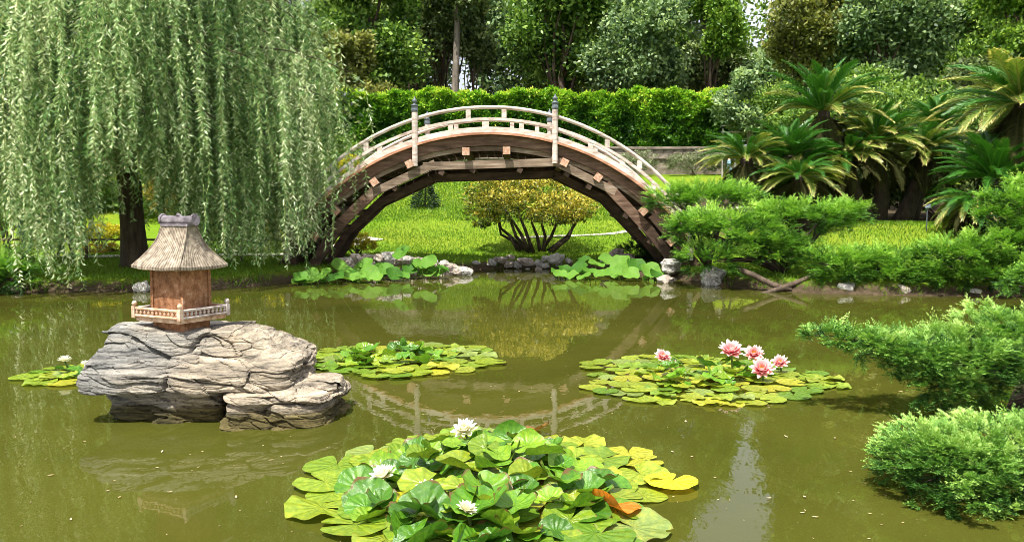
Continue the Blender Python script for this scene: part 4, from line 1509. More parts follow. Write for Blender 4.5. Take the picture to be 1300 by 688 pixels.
# ------------------------------------------------------------------ weeping willow
def willow():
    bx_, by_ = -9.15, 20.6
    bz = gz(bx_, by_) - .1
    root = thing("willow_tree", "huge weeping willow with dark trunk, its curtains of leaves hanging over the left shore", "willow", (bx_, by_, bz))
    m = MB()
    tp = [(0, 0, 0), (-.02, 0, .25), (-.05, 0, 1.0), (-.10, 0, 2.2), (-.22, .05, 3.4), (-.42, .1, 4.6), (-.55, .2, 6.0), (-.5, .3, 8.0)]
    m.tube(tp, [.42, .33, .28, .265, .26, .25, .20, .12], 14)
    tk = m.build("trunk", M['bark'], root, True, world=False)
    rnd = random.Random(11)
    prof = [(-400, 300), (-60, 285), (-5, 240), (42, 236), (54, 325), (62, 372), (108, 374), (118, 300), (136, 215), (190, 205), (212, 285), (250, 330), (285, 356), (330, 364), (372, 366), (392, 345), (408, 268), (436, 218), (462, 165), (485, 100), (520, 60)]
    pxs, pys = [p[0] for p in prof], [p[1] for p in prof]
    LP, LA, LB, LV = [], [], [], []
    SP, SF = [], []
    limbs = MB()
    arcs = []
    boughs = []
    for i in range(56):
        az = rnd.uniform(0, 2 * PI) if i % 3 == 0 else -PI * rnd.uniform(-.02, 1.02)
        boughs.append((az, rnd.choice([rnd.uniform(3.8, 5.6), rnd.uniform(2.0, 5.0)]), rnd.uniform(2.6, 7.4), rnd.uniform(.3, 2.4), rnd.gauss(0, .26)))
    for i in range(12):
        a0, a1 = ((-1.72, -1.40) if i < 6 else (-1.05, -.45))
        boughs.append((rnd.uniform(a0, a1), rnd.uniform(5.2, 6.0), rnd.uniform(3.6, 6.4), rnd.uniform(.3, 1.4), rnd.gauss(.05, .12)))
    for az0, reach0, z00, rise0, tone0 in boughs:
        for k in range(5):
            reach = reach0 * rnd.uniform(.72, 1.06)
            rise = rise0 * (0.4 + reach / 6) * rnd.uniform(.7, 1.2)
            z0 = z00 + rnd.gauss(0, .18)
            arcs.append((az0 + rnd.gauss(0, .15), reach, z0, z0 + rise, z0 + rise - rnd.uniform(.5, 1.6) * reach / 5, tone0))
    for az, reach, z0, zt, ze, tone_b in arcs:
        pts = []
        for k in range(9):
            t = k / 8
            rr_ = reach * t ** .9
            zz = (1 - t) ** 2 * z0 + 2 * t * (1 - t) * (zt + .8) + t * t * ze
            a2 = az + .25 * math.sin(t * 3 + az * 5)
            pts.append(Vector((-.4 + rr_ * math.cos(a2), .1 + rr_ * math.sin(a2) * .82, zz)))
        lk = 1.8 if rnd.random() < .2 else 1.0
        limbs.tube(pts, [r_ * lk for r_ in (.07, .055, .045, .035, .026, .02, .015, .011, .006)], 5)
        ns = int(7 + reach * 2.0)
        tone_arc = tone_b + rnd.gauss(0, .06)
        for s_ in range(ns):
            t = rnd.uniform(.25, 1) ** .55
            k = min(7, int(t * 8))
            p0 = pts[k].lerp(pts[k + 1], t * 8 - k)
            p0 = p0 + Vector((rnd.gauss(0, .12), rnd.gauss(0, .12), rnd.gauss(0, .05)))
            wx, wy = p0.x + bx_, p0.y + by_
            # the lowest place a strand may reach here, read off the hanging edge of the curtain
            px = 650 + wx / wy * FPX
            yb = float(np.interp(px, pxs, pys)) + rnd.gauss(0, 10)
            zb = at(px, yb, wy).z
            if rnd.random() < .28: zb += rnd.uniform(0, 2.2)
            zb = max(zb, gz(wx, wy) + .15, .06)
            Lr = rnd.uniform(1.0, 3.4) if rnd.random() < (.6 if yb < 335 else .35) else (p0.z - (zb - bz)) * rnd.uniform(.75, 1.0)
            zend = max(zb - bz, p0.z - Lr)
            L = p0.z - zend
            if L < .3: continue
            a3 = az + rnd.gauss(0, .9)
            out = Vector((math.cos(a3), math.sin(a3), 0)) * rnd.uniform(.1, .95)
            w1, w2, f1_, f2_ = rnd.gauss(0, .17), rnd.gauss(0, .15), rnd.uniform(2, 8), rnd.uniform(2, 8)
            hump = rnd.uniform(.0, .22)
            n = max(8, int(L / .027))
            def path(tq):
                return np.stack([p0.x + out.x * (1 - np.exp(-tq * L * 1.3)) + w1 * np.sin(tq * f1_) * tq, p0.y + out.y * (1 - np.exp(-tq * L * 1.3)) + w2 * np.sin(tq * f2_) * tq,
                                 p0.z - L * tq + hump * np.sin(np.clip(tq * L / .8, 0, 1) * PI)], 1)
            tt = (np.arange(n) + RNG.uniform(0, 1, n)) / n
            LP.append(path(tt))
            a_ = RNG.uniform(0, 2 * PI, n)
            op = RNG.uniform(.35, 1.7, n)
            A = unit(np.stack([np.cos(a_) * op, np.sin(a_) * op, -RNG.uniform(.35, 1.15, n)], 1))
            LA.append(A * (RNG.uniform(.10, .19, n) * (1 - .3 * tt))[:, None])
            LV.append(np.clip(.42 + tone_arc + rnd.gauss(0, .12) + RNG.normal(0, .22, n) + .10 * tt, 0, 1))
            q = path(np.linspace(0, 1, 7))
            o_ = len(SP) * 14
            e_ = np.array([.0035, 0, 0])
            SP.append(np.concatenate([q - e_, q + e_]))
            SF += [(o_ + i, o_ + i + 1, o_ + 8 + i, o_ + 7 + i) for i in range(6)]
    limbs.build("branches", M['bark'], root, True, world=False)
    P, A = np.concatenate(LP), np.concatenate(LA)
    B = unit(np.cross(A, rand_dirs(len(P)))) * RNG.uniform(.010, .017, len(P))[:, None]
    V, F = leaf_arrays(P, A, B)
    link("crown", np_mesh("crown", V, F, M['willow'], np.concatenate(LV)), root)
    link("hanging_twigs", np_mesh("hanging_twigs", np.concatenate(SP), np.array(SF), M['twig']), root)
    print("willow leaves", len(P))


willow()


# ------------------------------------------------------------------ junipers
def sprays(P, D, L, m, lw, ll, tone):
    """feathery sprigs: P base, D direction, L length, m leaflets each, ll/lw leaflet length/width"""
    n = len(P)
    side = unit(np.cross(D, np.array([0, 0, 1.0]) + rand_dirs(n) * .35))
    up = np.cross(side, D)
    t = (np.arange(m) + .5) / m
    T = np.broadcast_to(t, (n, m)) + RNG.uniform(-.5, .5, (n, m)) / m
    sgn = np.where(np.arange(m) % 2 == 0, 1.0, -1.0)[None, :]
    Q = P[:, None] + D[:, None] * (L[:, None] * T)[..., None] + up[:, None] * (-.10 * L[:, None] * T * T)[..., None]
    an = RNG.uniform(.35, .9, (n, m))
    A = D[:, None] * np.cos(an)[..., None] + side[:, None] * (np.sin(an) * sgn)[..., None] + up[:, None] * RNG.uniform(-.25, .5, (n, m))[..., None]
    A = unit(A) * (ll * (1.15 - .6 * T) * RNG.uniform(.7, 1.3, (n, m)))[..., None]
    Bv = unit(np.cross(A, up[:, None] + .5 * rand_dirs(n * m).reshape(n, m, 3))) * (lw * .5)
    var = tone[:, None] + .22 * (T - .4) + RNG.normal(0, .09, (n, m))
    return Q.reshape(-1, 3), A.reshape(-1, 3), Bv.reshape(-1, 3), var.ravel()


def juniper(label, lobes, n, L, m, ll, lw, mat, base, group="spreading junipers", limbs=True, rise=.45):
    """lobes: (px, py, Y, half width px, half height px, half depth m)"""
    root = thing("juniper", label, "juniper", base, 0, group)
    b = np.array(base)
    lb = []
    for px, py, Yq, wpx, hpx, dep in lobes:
        c = at(px, py, Yq)
        lb.append((c.x, c.y, c.z, wpx / FPX * Yq, dep, hpx / FPX * Yq))
    lb = np.array(lb)
    wgt = lb[:, 3] * (lb[:, 4] + lb[:, 5])
    per = 13
    nt = max(10, n // per)
    wh = RNG.choice(len(lb), nt, p=wgt / wgt.sum())
    d = rand_dirs(nt)
    d[:, 2] = np.abs(d[:, 2]) * np.where(RNG.uniform(0, 1, nt) < .78, 1, -.9)
    d[:, 1] -= .25
    d = unit(d)
    lump = np.array([noise.noise(Vector((q[0] * 2.3 + w_, q[1] * 2.3, q[2] * 2.3))) for q, w_ in zip(d, wh * 9.7)])
    rad = (.30 + .70 * RNG.uniform(0, 1, nt) ** .38) * (1 + .40 * lump)
    Tc = lb[wh, :3] + d * lb[wh, 3:6] * rad[:, None]
    tn = unit(d * np.array([1, 1, .45]) + np.array([0, 0, rise * .45]))
    ttone = np.clip(.16 + .52 * rad * np.clip(d[:, 2] + .30, 0, 1.1) + .35 * lump + RNG.normal(0, .10, nt), 0, 1)  # shade put into the colour: inner and lower tufts darker, tops lighter
    ix = np.repeat(np.arange(nt), per)
    D = unit(tn[ix] + rand_dirs(len(ix)) * .8 * np.array([1, 1, .38]))
    P = Tc[ix] + RNG.normal(size=(len(ix), 3)) * L * .16
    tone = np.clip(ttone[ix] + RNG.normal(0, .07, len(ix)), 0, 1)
    Ls = L * RNG.uniform(.5, 1.15, len(ix)) * (.6 + .8 * RNG.uniform(0, 1, nt)[ix])
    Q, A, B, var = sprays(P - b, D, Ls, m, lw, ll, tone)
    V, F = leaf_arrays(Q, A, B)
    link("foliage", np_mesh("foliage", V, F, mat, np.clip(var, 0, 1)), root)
    if limbs:
        mbd = MB()
        for l in lb:
            for k in range(3):
                e = Vector((l[0] + random.uniform(-.5, .5) * l[3], l[1] + random.uniform(-.4, .4) * l[4], l[2] - .15 * l[5]))
                q_ = .38 if l[1] < 9 else 1.0
                mbd.tube(limb(base, e, .13 if q_ == 1 else .05, 6), [r_ * q_ for r_ in (.06, .055, .045, .035, .028, .02, .008)], 6)
        mbd.build("branches", M['bark_dark'], root, True)
    return root


JL, JN = M['juniper'], M['juniper_near']
juniper("dark green juniper mound covering the bridge's right end", [(893, 258, 20.2, 70, 22, .8), (860, 256, 20.4, 38, 16, .5), (930, 252, 20.3, 38, 17, .6)], 2900, .24, 12, .060, .020, JL, (4.7, 20.4, .3))
juniper("broad bright juniper in the middle of the right bank, its mounds spilling over the water",
        [(925, 296, 18.6, 72, 26, 1.0), (1010, 280, 18.9, 70, 22, 1.0), (1060, 276, 19.0, 36, 18, .7), (905, 330, 18.2, 46, 18, .6), (975, 312, 18.4, 56, 16, .8), (985, 326, 18.2, 30, 9, .5), (880, 292, 18.7, 34, 18, .6)],
        7800, .24, 12, .060, .020, JL, (5.9, 18.5, .3))
juniper("low juniper hanging over the dark bank right of the V-shaped driftwood", [(1085, 338, 17.6, 60, 20, .7), (1150, 350, 17.3, 56, 17, .6), (1045, 332, 17.8, 30, 14, .6), (1125, 330, 17.7, 44, 12, .6), (1070, 354, 17.4, 40, 12, .5)],
        4200, .23, 12, .058, .020, JL, (7.6, 17.5, .3))
juniper("tiered juniper at the right edge between the lawn and the pond", [(1215, 325, 17.0, 58, 20, .9), (1275, 312, 16.9, 50, 20, .9), (1250, 352, 16.7, 56, 14, .7), (1190, 345, 17.0, 34, 14, .6), (1300, 340, 16.6, 40, 22, .8), (1310, 290, 17, 40, 12, .8)],
        5600, .23, 12, .058, .020, JL, (10.2, 17.2, .35))
juniper("topmost juniper tier at the right edge, in front of the large cycad", [(1285, 262, 17.4, 44, 22, .8), (1320, 245, 17.6, 40, 20, .8), (1262, 275, 17.3, 22, 10, .4)], 2600, .23, 12, .058, .020, JL, (11.2, 17.6, .4))
juniper("small juniper tip poking in at the right edge above the water", [(1300, 362, 14.2, 30, 9, .4), (1325, 350, 14.2, 30, 12, .5)], 900, .2, 12, .05, .018, JL, (9.6, 14.6, -.1))
juniper("long foreground juniper bough reaching left over the water at right", [(1215, 462, 7.0, 86, 42, .55), (1275, 440, 7.2, 66, 48, .6), (1150, 452, 7.0, 60, 30, .42), (1100, 436, 7.05, 48, 14, .24), (1052, 425, 7.1, 36, 6, .12), (1320, 470, 7.0, 60, 44, .6), (1180, 490, 6.9, 56, 24, .4)],
        9000, .115, 12, .030, .0105, JN, (4.6, 7.6, .2), rise=.35)
juniper("rounded foreground juniper bough at the bottom right corner", [(1205, 605, 5.0, 92, 62, .5), (1275, 600, 5.0, 80, 66, .5), (1180, 580, 5.05, 66, 34, .4), (1290, 660, 4.8, 66, 50, .45), (1140, 590, 5.0, 30, 22, .25), (1320, 560, 5.2, 50, 30, .4)],
        9500, .085, 12, .023, .0082, JN, (3.5, 5.4, .15), rise=.4)
juniper("dark juniper on the far left bank below the standing person", [(15, 350, 17.2, 46, 20, .8), (-40, 340, 17.4, 50, 26, .9), (5, 332, 17.8, 36, 10, .5)], 3400, .22, 12, .056, .02, JL, (-10.6, 17.6, .2))
juniper("small dark bush behind the bridge's right foot", [(806, 322, 23.4, 22, 14, .5), (830, 330, 23.0, 22, 12, .5)], 1000, .2, 10, .055, .02, M['spruce'], (3.5, 23.3, .3))

# driftwood-like juniper trunks along the right waterline
m = MB()
p = [at(930, 338, 17.9), at(958, 350, 17.6), at(982, 362, 17.4), at(1005, 368, 17.3)]
m.tube(p, [.055, .06, .06, .035], 8)
p = [at(1040, 345, 17.6), at(1020, 355, 17.5), at(998, 364, 17.35), at(975, 371, 17.25), at(958, 374, 17.2)]
m.tube(p, [.04, .05, .055, .045, .02], 8)
o = m.build("driftwood", M['bark'], None, True)
tag(o, "V-shaped pair of bare twisted trunks lying at the right bank's waterline", "driftwood")


# ------------------------------------------------------------------ golden shrub under the arch
def golden():
    base = at(674, 318, 26.9)
    base.z = gz(base.x, base.y) - .03
    root = thing("golden_shrub", "many-stemmed shrub with golden yellow foliage on the lawn under the arch", "shrub", base)
    lob = []
    for px, py, w_, h_, Yq in ((625, 242, 32, 20, 26.7), (650, 236, 36, 18, 27.3), (615, 262, 24, 16, 26.7), (640, 258, 34, 20, 26.3), (690, 240, 34, 18, 27.1), (675, 262, 30, 18, 26.4), (715, 262, 32, 16, 26.5),
                           (740, 262, 22, 14, 26.9), (700, 272, 30, 12, 26.3), (650, 225, 32, 12, 27.7), (690, 222, 30, 12, 27.7), (735, 250, 24, 10, 27.4), (612, 278, 18, 9, 26.8), (725, 276, 20, 7, 26.7)):
        c = at(px, py, Yq)
        lob.append((c.x - base.x, c.y - base.y, c.z - base.z, w_ / FPX * Yq, 1.0, h_ / FPX * Yq))
    P, var, D = crown_points(lob, 19000, 14, .36, .5, .4)
    var = var + .18 * np.clip(D[:, 2], -1, 1)  # lit top and right side are put into the leaf colour
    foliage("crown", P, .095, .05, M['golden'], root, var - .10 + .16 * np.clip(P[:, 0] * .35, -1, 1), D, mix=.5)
    stems = [((672, 318), (655, 300), (648, 280), (640, 262)), ((672, 318), (662, 298), (652, 282), (642, 266)), ((665, 312), (648, 300), (636, 290), (632, 270)), ((678, 318), (668, 295), (660, 275), (656, 258)),
             ((690, 318), (700, 300), (706, 285), (708, 268)), ((695, 318), (692, 300), (688, 285), (690, 268)), ((700, 316), (720, 300), (730, 285), (742, 264)), ((690, 318), (682, 300), (676, 285), (674, 268)),
             ((655, 315), (650, 305), (636, 298), (632, 280)), ((705, 314), (722, 302), (727, 288), (727, 272))]
    for st in stems:
        m = MB()
        Yj = 26.85 + random.uniform(-.35, .35)
        pts = [at(px, py, Yj) - base for px, py in st]
        pts[0] = Vector((pts[0].x * .75, pts[0].y, 0))
        q = []
        for i in range(len(pts) - 1):
            for t in (0, .5):
                q.append(pts[i].lerp(pts[i + 1], t))
        q.append(pts[-1])
        m.tube(q, [.075, .06, .052, .046, .04, .032, .02], 7)
        m.build("stem", M['bark_dark'], root, True, world=False)


golden()

# small spruce on the slope
def spruce():
    b = at(540, 272, 35.5)
    b.z = gz(b.x, b.y)
    root = thing("young_spruce", "small dark spruce alone on the lawn slope under the arch", "spruce", b)
    m = MB(); m.tube([(0, 0, 0), (0, 0, 1.3)], [.05, .01], 7); m.build("trunk", M['bark_dark'], root, world=False)
    P, D = [], []
    for tier in range(8):
        z = .12 + tier * .155
        r_ = .62 * (1 - tier / 8.5)
        k = 340 - tier * 30
        a_ = RNG.uniform(0, 6.283, k)
        rr_ = r_ * RNG.uniform(.1, 1, k) ** .6 * (1 + .2 * np.sin(a_ * 5 + tier))
        P.append(np.stack([rr_ * np.cos(a_), rr_ * np.sin(a_), z + .05 * RNG.normal(size=k) - .10 * rr_ / .6 + .05], 1))
        D.append(np.stack([np.cos(a_), np.sin(a_), np.full(k, -.1)], 1))
    P, D = np.concatenate(P), np.concatenate(D)
    foliage("crown", P, .13, .045, M['spruce'], root, RNG.uniform(.2, .9, len(P)), D, mix=.65)


spruce()


# ------------------------------------------------------------------ yellow and other shrubs
def blob_shrub(name, label, cat, spec, n, leaf, mat, group=None, **kw):
    lobes = []
    for px, py, Yq, w_, h_, dep in spec:
        c = at(px, py, Yq)
        lobes.append((c.x, c.y, c.z, w_ / FPX * Yq, dep, h_ / FPX * Yq))
    cx = sum(l[0] for l in lobes) / len(lobes)
    cy = sum(l[1] for l in lobes) / len(lobes)
    return shrub(name, label, cat, lobes, n, leaf, mat, (cx, cy, gz(cx, cy)), group=group, **kw)


blob_shrub("flowering_shrub", "yellow flowering shrub behind the bridge's left foot", "shrub", [(452, 305, 24.6, 16, 11, .5), (438, 312, 24.4, 12, 8, .4), (468, 312, 24.5, 10, 7, .4)], 3600, .06, M['yellow'])
blob_shrub("flowering_shrub", "bright yellow shrub left of the willow trunk beyond the path", "shrub", [(128, 294, 26, 18, 10, .5), (150, 296, 26, 16, 9, .5), (108, 298, 26, 14, 8, .5)], 4200, .07, M['yellow'])
blob_shrub("flowering_shrub", "reddish-brown low shrub beneath the bright yellow one left of the willow trunk", "shrub", [(122, 316, 24.6, 22, 7, .4), (150, 315, 24.6, 18, 7, .4)], 2200, .06, M['orange'])
blob_shrub("flowering_shrub", "orange-yellow shrub just right of the willow trunk, above the lantern's roof", "shrub", [(205, 245, 27, 18, 24, .6), (225, 262, 27, 18, 22, .6), (250, 255, 27.5, 20, 14, .6)], 5200, .07, M['orange'])
blob_shrub("flowering_shrub", "yellow shrub seen through the willow right of the lantern", "shrub", [(290, 290, 27, 18, 12, .6), (330, 262, 27.5, 20, 14, .6), (355, 290, 27, 22, 14, .6)], 4800, .07, M['yellow'])
blob_shrub("flowering_shrub", "tall yellow-green shrub at the far left behind the willow", "shrub", [(12, 190, 28, 30, 40, .8), (30, 260, 27, 26, 30, .8), (-20, 250, 27, 30, 40, .8)], 8000, .09, M['tree_lime'])
blob_shrub("yellow_blooms", "small clump of bright yellow blooms seen through the railing's left end", "flowers", [(446, 206, 33, 8, 9, .3), (432, 212, 33, 7, 9, .3)], 1400, .09, M['yellow'])
blob_shrub("round_bush", "rounded yellow-green bush rising above the hedge left of the bridge post", "bush", [(470, 122, 50, 38, 16, 1.5), (495, 128, 50, 26, 12, 1.2), (445, 128, 50, 26, 14, 1.2)], 7000, .22, M['tree_olive'])
i = 0
WS = ["at the far left of the wall, behind the willow", "left of the bridge arch at the wall's foot", "low against the wall beyond the arch's left shoulder", "low against the wall, seen just under the arch's top", "low against the wall, right of the golden shrub's top",
      "at the wall's foot behind the right railing", "just right of the right railing's end below the hedge", "below the cycads' left fronds, right end of the row"]
for px, lab in zip((330, 430, 490, 560, 700, 800, 880, 925), WS):
    blob_shrub("grey_shrub", "grey-green shrub " + lab, "shrub", [(px, 207, 43.3, 34, 12, .7), (px + 16, 202, 43.6, 20, 12, .6), (px - 18, 206, 43.4, 18, 10, .6)], 3600, .10, M['greyshrub'], group="grey shrubs along the wall", stems=3)


# ------------------------------------------------------------------ wall and hedge
wall = thing("garden_wall", "low brown block wall with a flat coping below the hedge", "wall", (0, 44.6, 3.3))
WX0, WX1 = -26.0, 14.0
zt = 4.92
m = MB(); m.box(((WX0 + WX1) / 2, 44.75, 3.95), (WX1 - WX0, 0.30, 1.9)); m.build("wall_core", M['wall_stone'], wall)
nb = 0
blk = [MB() for _ in range(3)]
bms = []
for b_ in blk:
    b_.box((0, 0, 0), (.5 * random.uniform(.96, 1), .12, .235), ry=random.uniform(-.01, .01))
    bms.append(b_.mesh("block", M['wall_stone']))
for row in range(2):
    for k in range(44):
        x = -8.0 + k * .52 + (row % 2) * .26
        link("block", random.choice(bms), wall, (x, 44.56 - 44.6 + random.uniform(-.015, .015), 4.66 - row * .25 - 3.3))
for k in range(int((WX1 - WX0) / 1.6)):
    m = MB(); m.box((WX0 + 1.6 * (k + .5), 44.68, 4.86 + random.uniform(-.008, .008)), (1.585, 0.52, 0.12)); m.build("coping_stone", M['wall_stone'], wall)

hg = thing("hedge", "long dense clipped hedge with yellow-green tips on top of the wall behind the bridge", "hedge", (-4, 46.6, 5.0))
hx0, hx1 = -26.0, 12.4
n = 105000
u = RNG.uniform(0, 1, n)
X = hx0 + (hx1 - hx0) * RNG.uniform(0, 1, n)
top = 7.85 + .12 * np.sin(X * 1.1) + .09 * np.sin(X * 2.9 + 1) + .06 * np.sin(X * 6.7) + .10 * sstep(6, 10, X)
ytop = u < .24
Z = np.where(ytop, top + RNG.normal(0, .07, n), 4.75 + (top - 4.75) * RNG.uniform(0, 1, n) ** .8)
bulge = np.array([noise.noise(Vector((x * .9, 0, z * .9))) + .6 * noise.noise(Vector((x * 2.6, 3, z * 2.6))) for x, z in zip(X, Z)])
Y = np.where(ytop, 46.0 + RNG.uniform(0, 1, n) ** 1.5 * 1.6, 45.95 - .34 * bulge + np.abs(RNG.normal(0, .16, n)) + .10 * (top - Z))
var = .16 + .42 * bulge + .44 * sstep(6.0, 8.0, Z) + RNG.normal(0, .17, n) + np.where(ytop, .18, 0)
P = np.stack([X + 4, Y - 46.6, Z - 5.0], 1)
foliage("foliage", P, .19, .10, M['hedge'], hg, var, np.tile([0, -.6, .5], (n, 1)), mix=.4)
m = MB(); m.box(((hx0 + hx1) / 2, 47.15, 6.2), (hx1 - hx0 - .3, .9, 3.2)); m.build("dark_core", M['bark_dark'], hg)  # dark filler box added inside so the hedge isn't see-through


# ------------------------------------------------------------------ cycads
def frond_mesh(seed, mat, gold):
    rnd = np.random.default_rng(seed)
    nl = 50
    t = np.linspace(.10, .99, nl)
    droop = .22 + .1 * rnd.uniform()
    def curve(t): return np.stack([t * (1 - .12 * t), 0 * t, .10 * np.sin(t * 1.5) - droop * t ** 2.4 * .8], -1)
    C = curve(t)
    T = unit(curve(t + .01) - curve(t - .01))
    Vs, Fs, var = [], [], []
    o = 0
    for sgn in (-1, 1):
        ln = .165 * np.sin(np.clip(t * 1.08, 0, 1) * PI * .86 + .25) + .03
        S = np.array([0, 1.0, 0]) * sgn
        U = np.stack([-T[:, 2], 0 * t, T[:, 0]], 1)
        A = unit(T * .95 + S * .75 + U * rnd.uniform(.15, .55, nl)[:, None]) * (ln * rnd.uniform(.88, 1.08, nl))[:, None]
        B = T * .0085
        dr = np.array([0, 0, -1.0])
        p0, p1, p2 = C - B, C + B, C + A * .6 + B * .9
        p3, p4 = C + A * .6 - B * .9, C + A + dr * (ln * .22)[:, None]
        for i in range(nl):
            Vs += [p0[i], p1[i], p2[i], p3[i], p4[i]]
            Fs += [(o, o + 1, o + 2, o + 3), (o + 3, o + 2, o + 4, o + 4)]
            base = .35 + .25 * rnd.uniform()
            if gold:
                g_ = .30 + .78 * t[i] ** 1.6 * rnd.uniform(.5, 1.15)
                var += [base * .6 + g_ * .4, min(1, g_ + .12)]
            else:
                var += [base, base + .2]
            o += 5
    me = bpy.data.meshes.new("frond")
    fs = [f if f[2] != f[3] else f[:3] for f in Fs]
    # rachis
    mb_ = MB()
    cc = curve(np.linspace(0, 1, 9))
    mb_.tube([tuple(c) for c in cc], [.016, .015, .013, .011, .010, .008, .006, .004, .003], 5)
    vv = [tuple(v) for v in Vs]
    o = len(vv)
    me.from_pydata(vv + mb_.v, [], fs + [tuple(i + o for i in f) for f in mb_.f])
    me.materials.append(mat)
    a_ = me.attributes.new("var", 'FLOAT', 'FACE')
    a_.data.foreach_set("value", [float(v) for v in var] + [.75] * len(mb_.f))
    me.update()
    return me


FRG = [frond_mesh(s, M['frond_green'], False) for s in range(3)]
FRD = [frond_mesh(s + 9, M['frond_old'], False) for s in range(2)]
FRY = [frond_mesh(s + 5, M['frond_gold'], True) for s in range(3)]


def cycad(label, heads, base):
    """heads: (px, py, Y, frond length px, count, gold share, lowest elevation, highest elevation)"""
    root = thing("cycad", label, "cycad", base, 0, "cycads on the right lawn")
    b = Vector(base)
    for px, py, Yq, Lp, cnt, gold, lo, hi in heads:
        c = at(px, py, Yq)
        L = Lp / FPX * Yq
        m = MB()
        foot = Vector((b.x + (c.x - b.x) * .45, b.y + (c.y - b.y) * .5, gz(b.x, b.y) - .1))
        pts = limb(foot, c - Vector((0, 0, .05)), .06, 6)
        m.tube(pts, [.30, .26, .22, .21, .20, .19, .17], 12)
        m.build("trunk", M['bark_dark'], root, True)
        cnt = int(cnt * 1.8)
        cnt = min(cnt, (290 - 17 * len(heads)) // len(heads))
        for k in range(cnt):
            t = (k + .5) / cnt
            az = k * 2.39996 + random.uniform(-.2, .2)
            el = R(hi + (lo - hi) * t ** .85 + random.uniform(-6, 6))
            me = random.choice(FRY if (random.random() < gold * (.18 + 1.35 * t)) else FRG)
            s = L * random.uniform(.85, 1.12) * (1.0 if t > .2 else .8)
            link("frond", me, root, c - b + Vector((.08 * math.cos(az), .08 * math.sin(az), 0)), (random.uniform(-.35, .35), -el, az), s)
        for k in range(16):
            az = k * 2.4 + random.uniform(-.3, .3)
            if len(root.children) > 298: break
            link("old_frond", random.choice(FRD), root, c - b + Vector((.14 * math.cos(az), .14 * math.sin(az), -.18)), (random.uniform(-.5, .5), R(random.uniform(22, 72)), az), L * random.uniform(.75, 1.1))
    return root


cycad("cycad group at left with the tallest dark green crown and yellow-tipped skirts", [(1045, 140, 25.6, 88, 42, .35, -5, 80), (1003, 196, 24.2, 62, 36, .12, 8, 80), (946, 200, 23.8, 62, 34, .85, -12, 55),
      (1015, 222, 23.0, 66, 36, .6, -22, 40), (1010, 205, 24.6, 74, 30, .7, -20, 30)], (8.3, 24.6, gz(8.3, 24.6)))
cycad("cycad in the middle of the group with golden-tipped fronds above a thick dark trunk", [(1112, 180, 25.4, 74, 40, .75, -15, 70), (1172, 190, 25.8, 66, 34, .7, -18, 55), (1190, 160, 27.0, 48, 30, .0, 20, 85), (1075, 195, 25.0, 56, 30, .6, -20, 50)], (11.2, 25.6, gz(11.2, 25.6)))
cycad("largest cycad at the right edge, its arching golden crown above darker green fronds", [(1296, 130, 22.8, 108, 46, .65, -18, 60), (1262, 226, 22.2, 84, 40, .0, -5, 78), (1240, 252, 21.6, 66, 26, .35, -35, 20), (1300, 180, 23.4, 96, 30, .7, -25, 20)], (13.2, 22.8, gz(13.2, 22.8)))

# dark undergrowth behind the cycads
blob_shrub("shade_bush", "dark leafy bush in deep shade behind the cycad trunks, left half", "bush", [(1010, 240, 27.5, 60, 34, 1.2), (1080, 220, 28.2, 60, 44, 1.3), (960, 232, 27.5, 40, 20, 1.0)], 9000, .16, M['tree_dark'], stems=5)
blob_shrub("shade_bush", "dark leafy bush in deep shade behind the cycad trunks, right half", "bush", [(1150, 225, 28.0, 60, 36, 1.2), (1230, 220, 27.5, 60, 46, 1.3), (1300, 220, 27, 60, 60, 1.3), (1100, 240, 27.4, 60, 24, 1.0)], 14000, .16, M['tree_dark'], stems=5)
blob_shrub("bush", "dark green bush filling the gap between the middle cycad's crown and the right-edge one", "bush", [(1165, 160, 33, 50, 34, 1.2), (1130, 140, 33.5, 44, 30, 1.0), (1215, 150, 33, 44, 34, 1.0)], 12000, .15, M['tree_green'], stems=4)
blob_shrub("fern", "small bright fern-like plant in a sunny gap behind the cycad trunks", "plant", [(1150, 236, 27.5, 14, 6, .3), (1165, 246, 27.3, 26, 6, .4)], 1400, .10, M['tree_lime'], stems=2)
m = MB(); pz = at(1177, 272, 22.2); m.tube([(pz.x, pz.y, gz(pz.x, pz.y) - .1), (pz.x, pz.y, gz(pz.x, pz.y) + .62)], .014, 6)
sg = thing("plant_marker", "thin grey stake with a small plate on the right lawn", "plant marker", (pz.x, pz.y, gz(pz.x, pz.y)))
m.build("stake", M['cap'], sg)
m = MB(); m.box((pz.x, pz.y - .02, gz(pz.x, pz.y) + .66), (.15, .012, .10), rx=-.3); m.build("plate", M['cap'], sg)


# ------------------------------------------------------------------ trees behind
T = []
def ptree(label, px, py, Y, w_, h_, nl, n, leaf, mat, **kw):
    """crown centre at pixel (px, py), half width w_ and half height h_ in pixels"""
    c = at(px, py, Y)
    z = gz(c.x, c.y)
    rx, rz = w_ / FPX * Y, h_ / FPX * Y
    return tree(label, c.x, Y, c.z - z, (0, 0, c.z - z, rx, min(rx, 6), rz), nl, n, leaf, mat, **kw)


BT = "broadleaf trees behind the hedge"
ptree("mid-green leafy tree rising between the willow and the tall bare trunk", 470, 20, 54, 75, 110, 16, 26000, .30, M['tree_green'], tr=.3, group=BT)
ptree("olive-green tree top right of the willow, left of the pale trunk", 430, 75, 50, 46, 50, 9, 9000, .26, M['tree_olive'], tr=.2, group=BT)
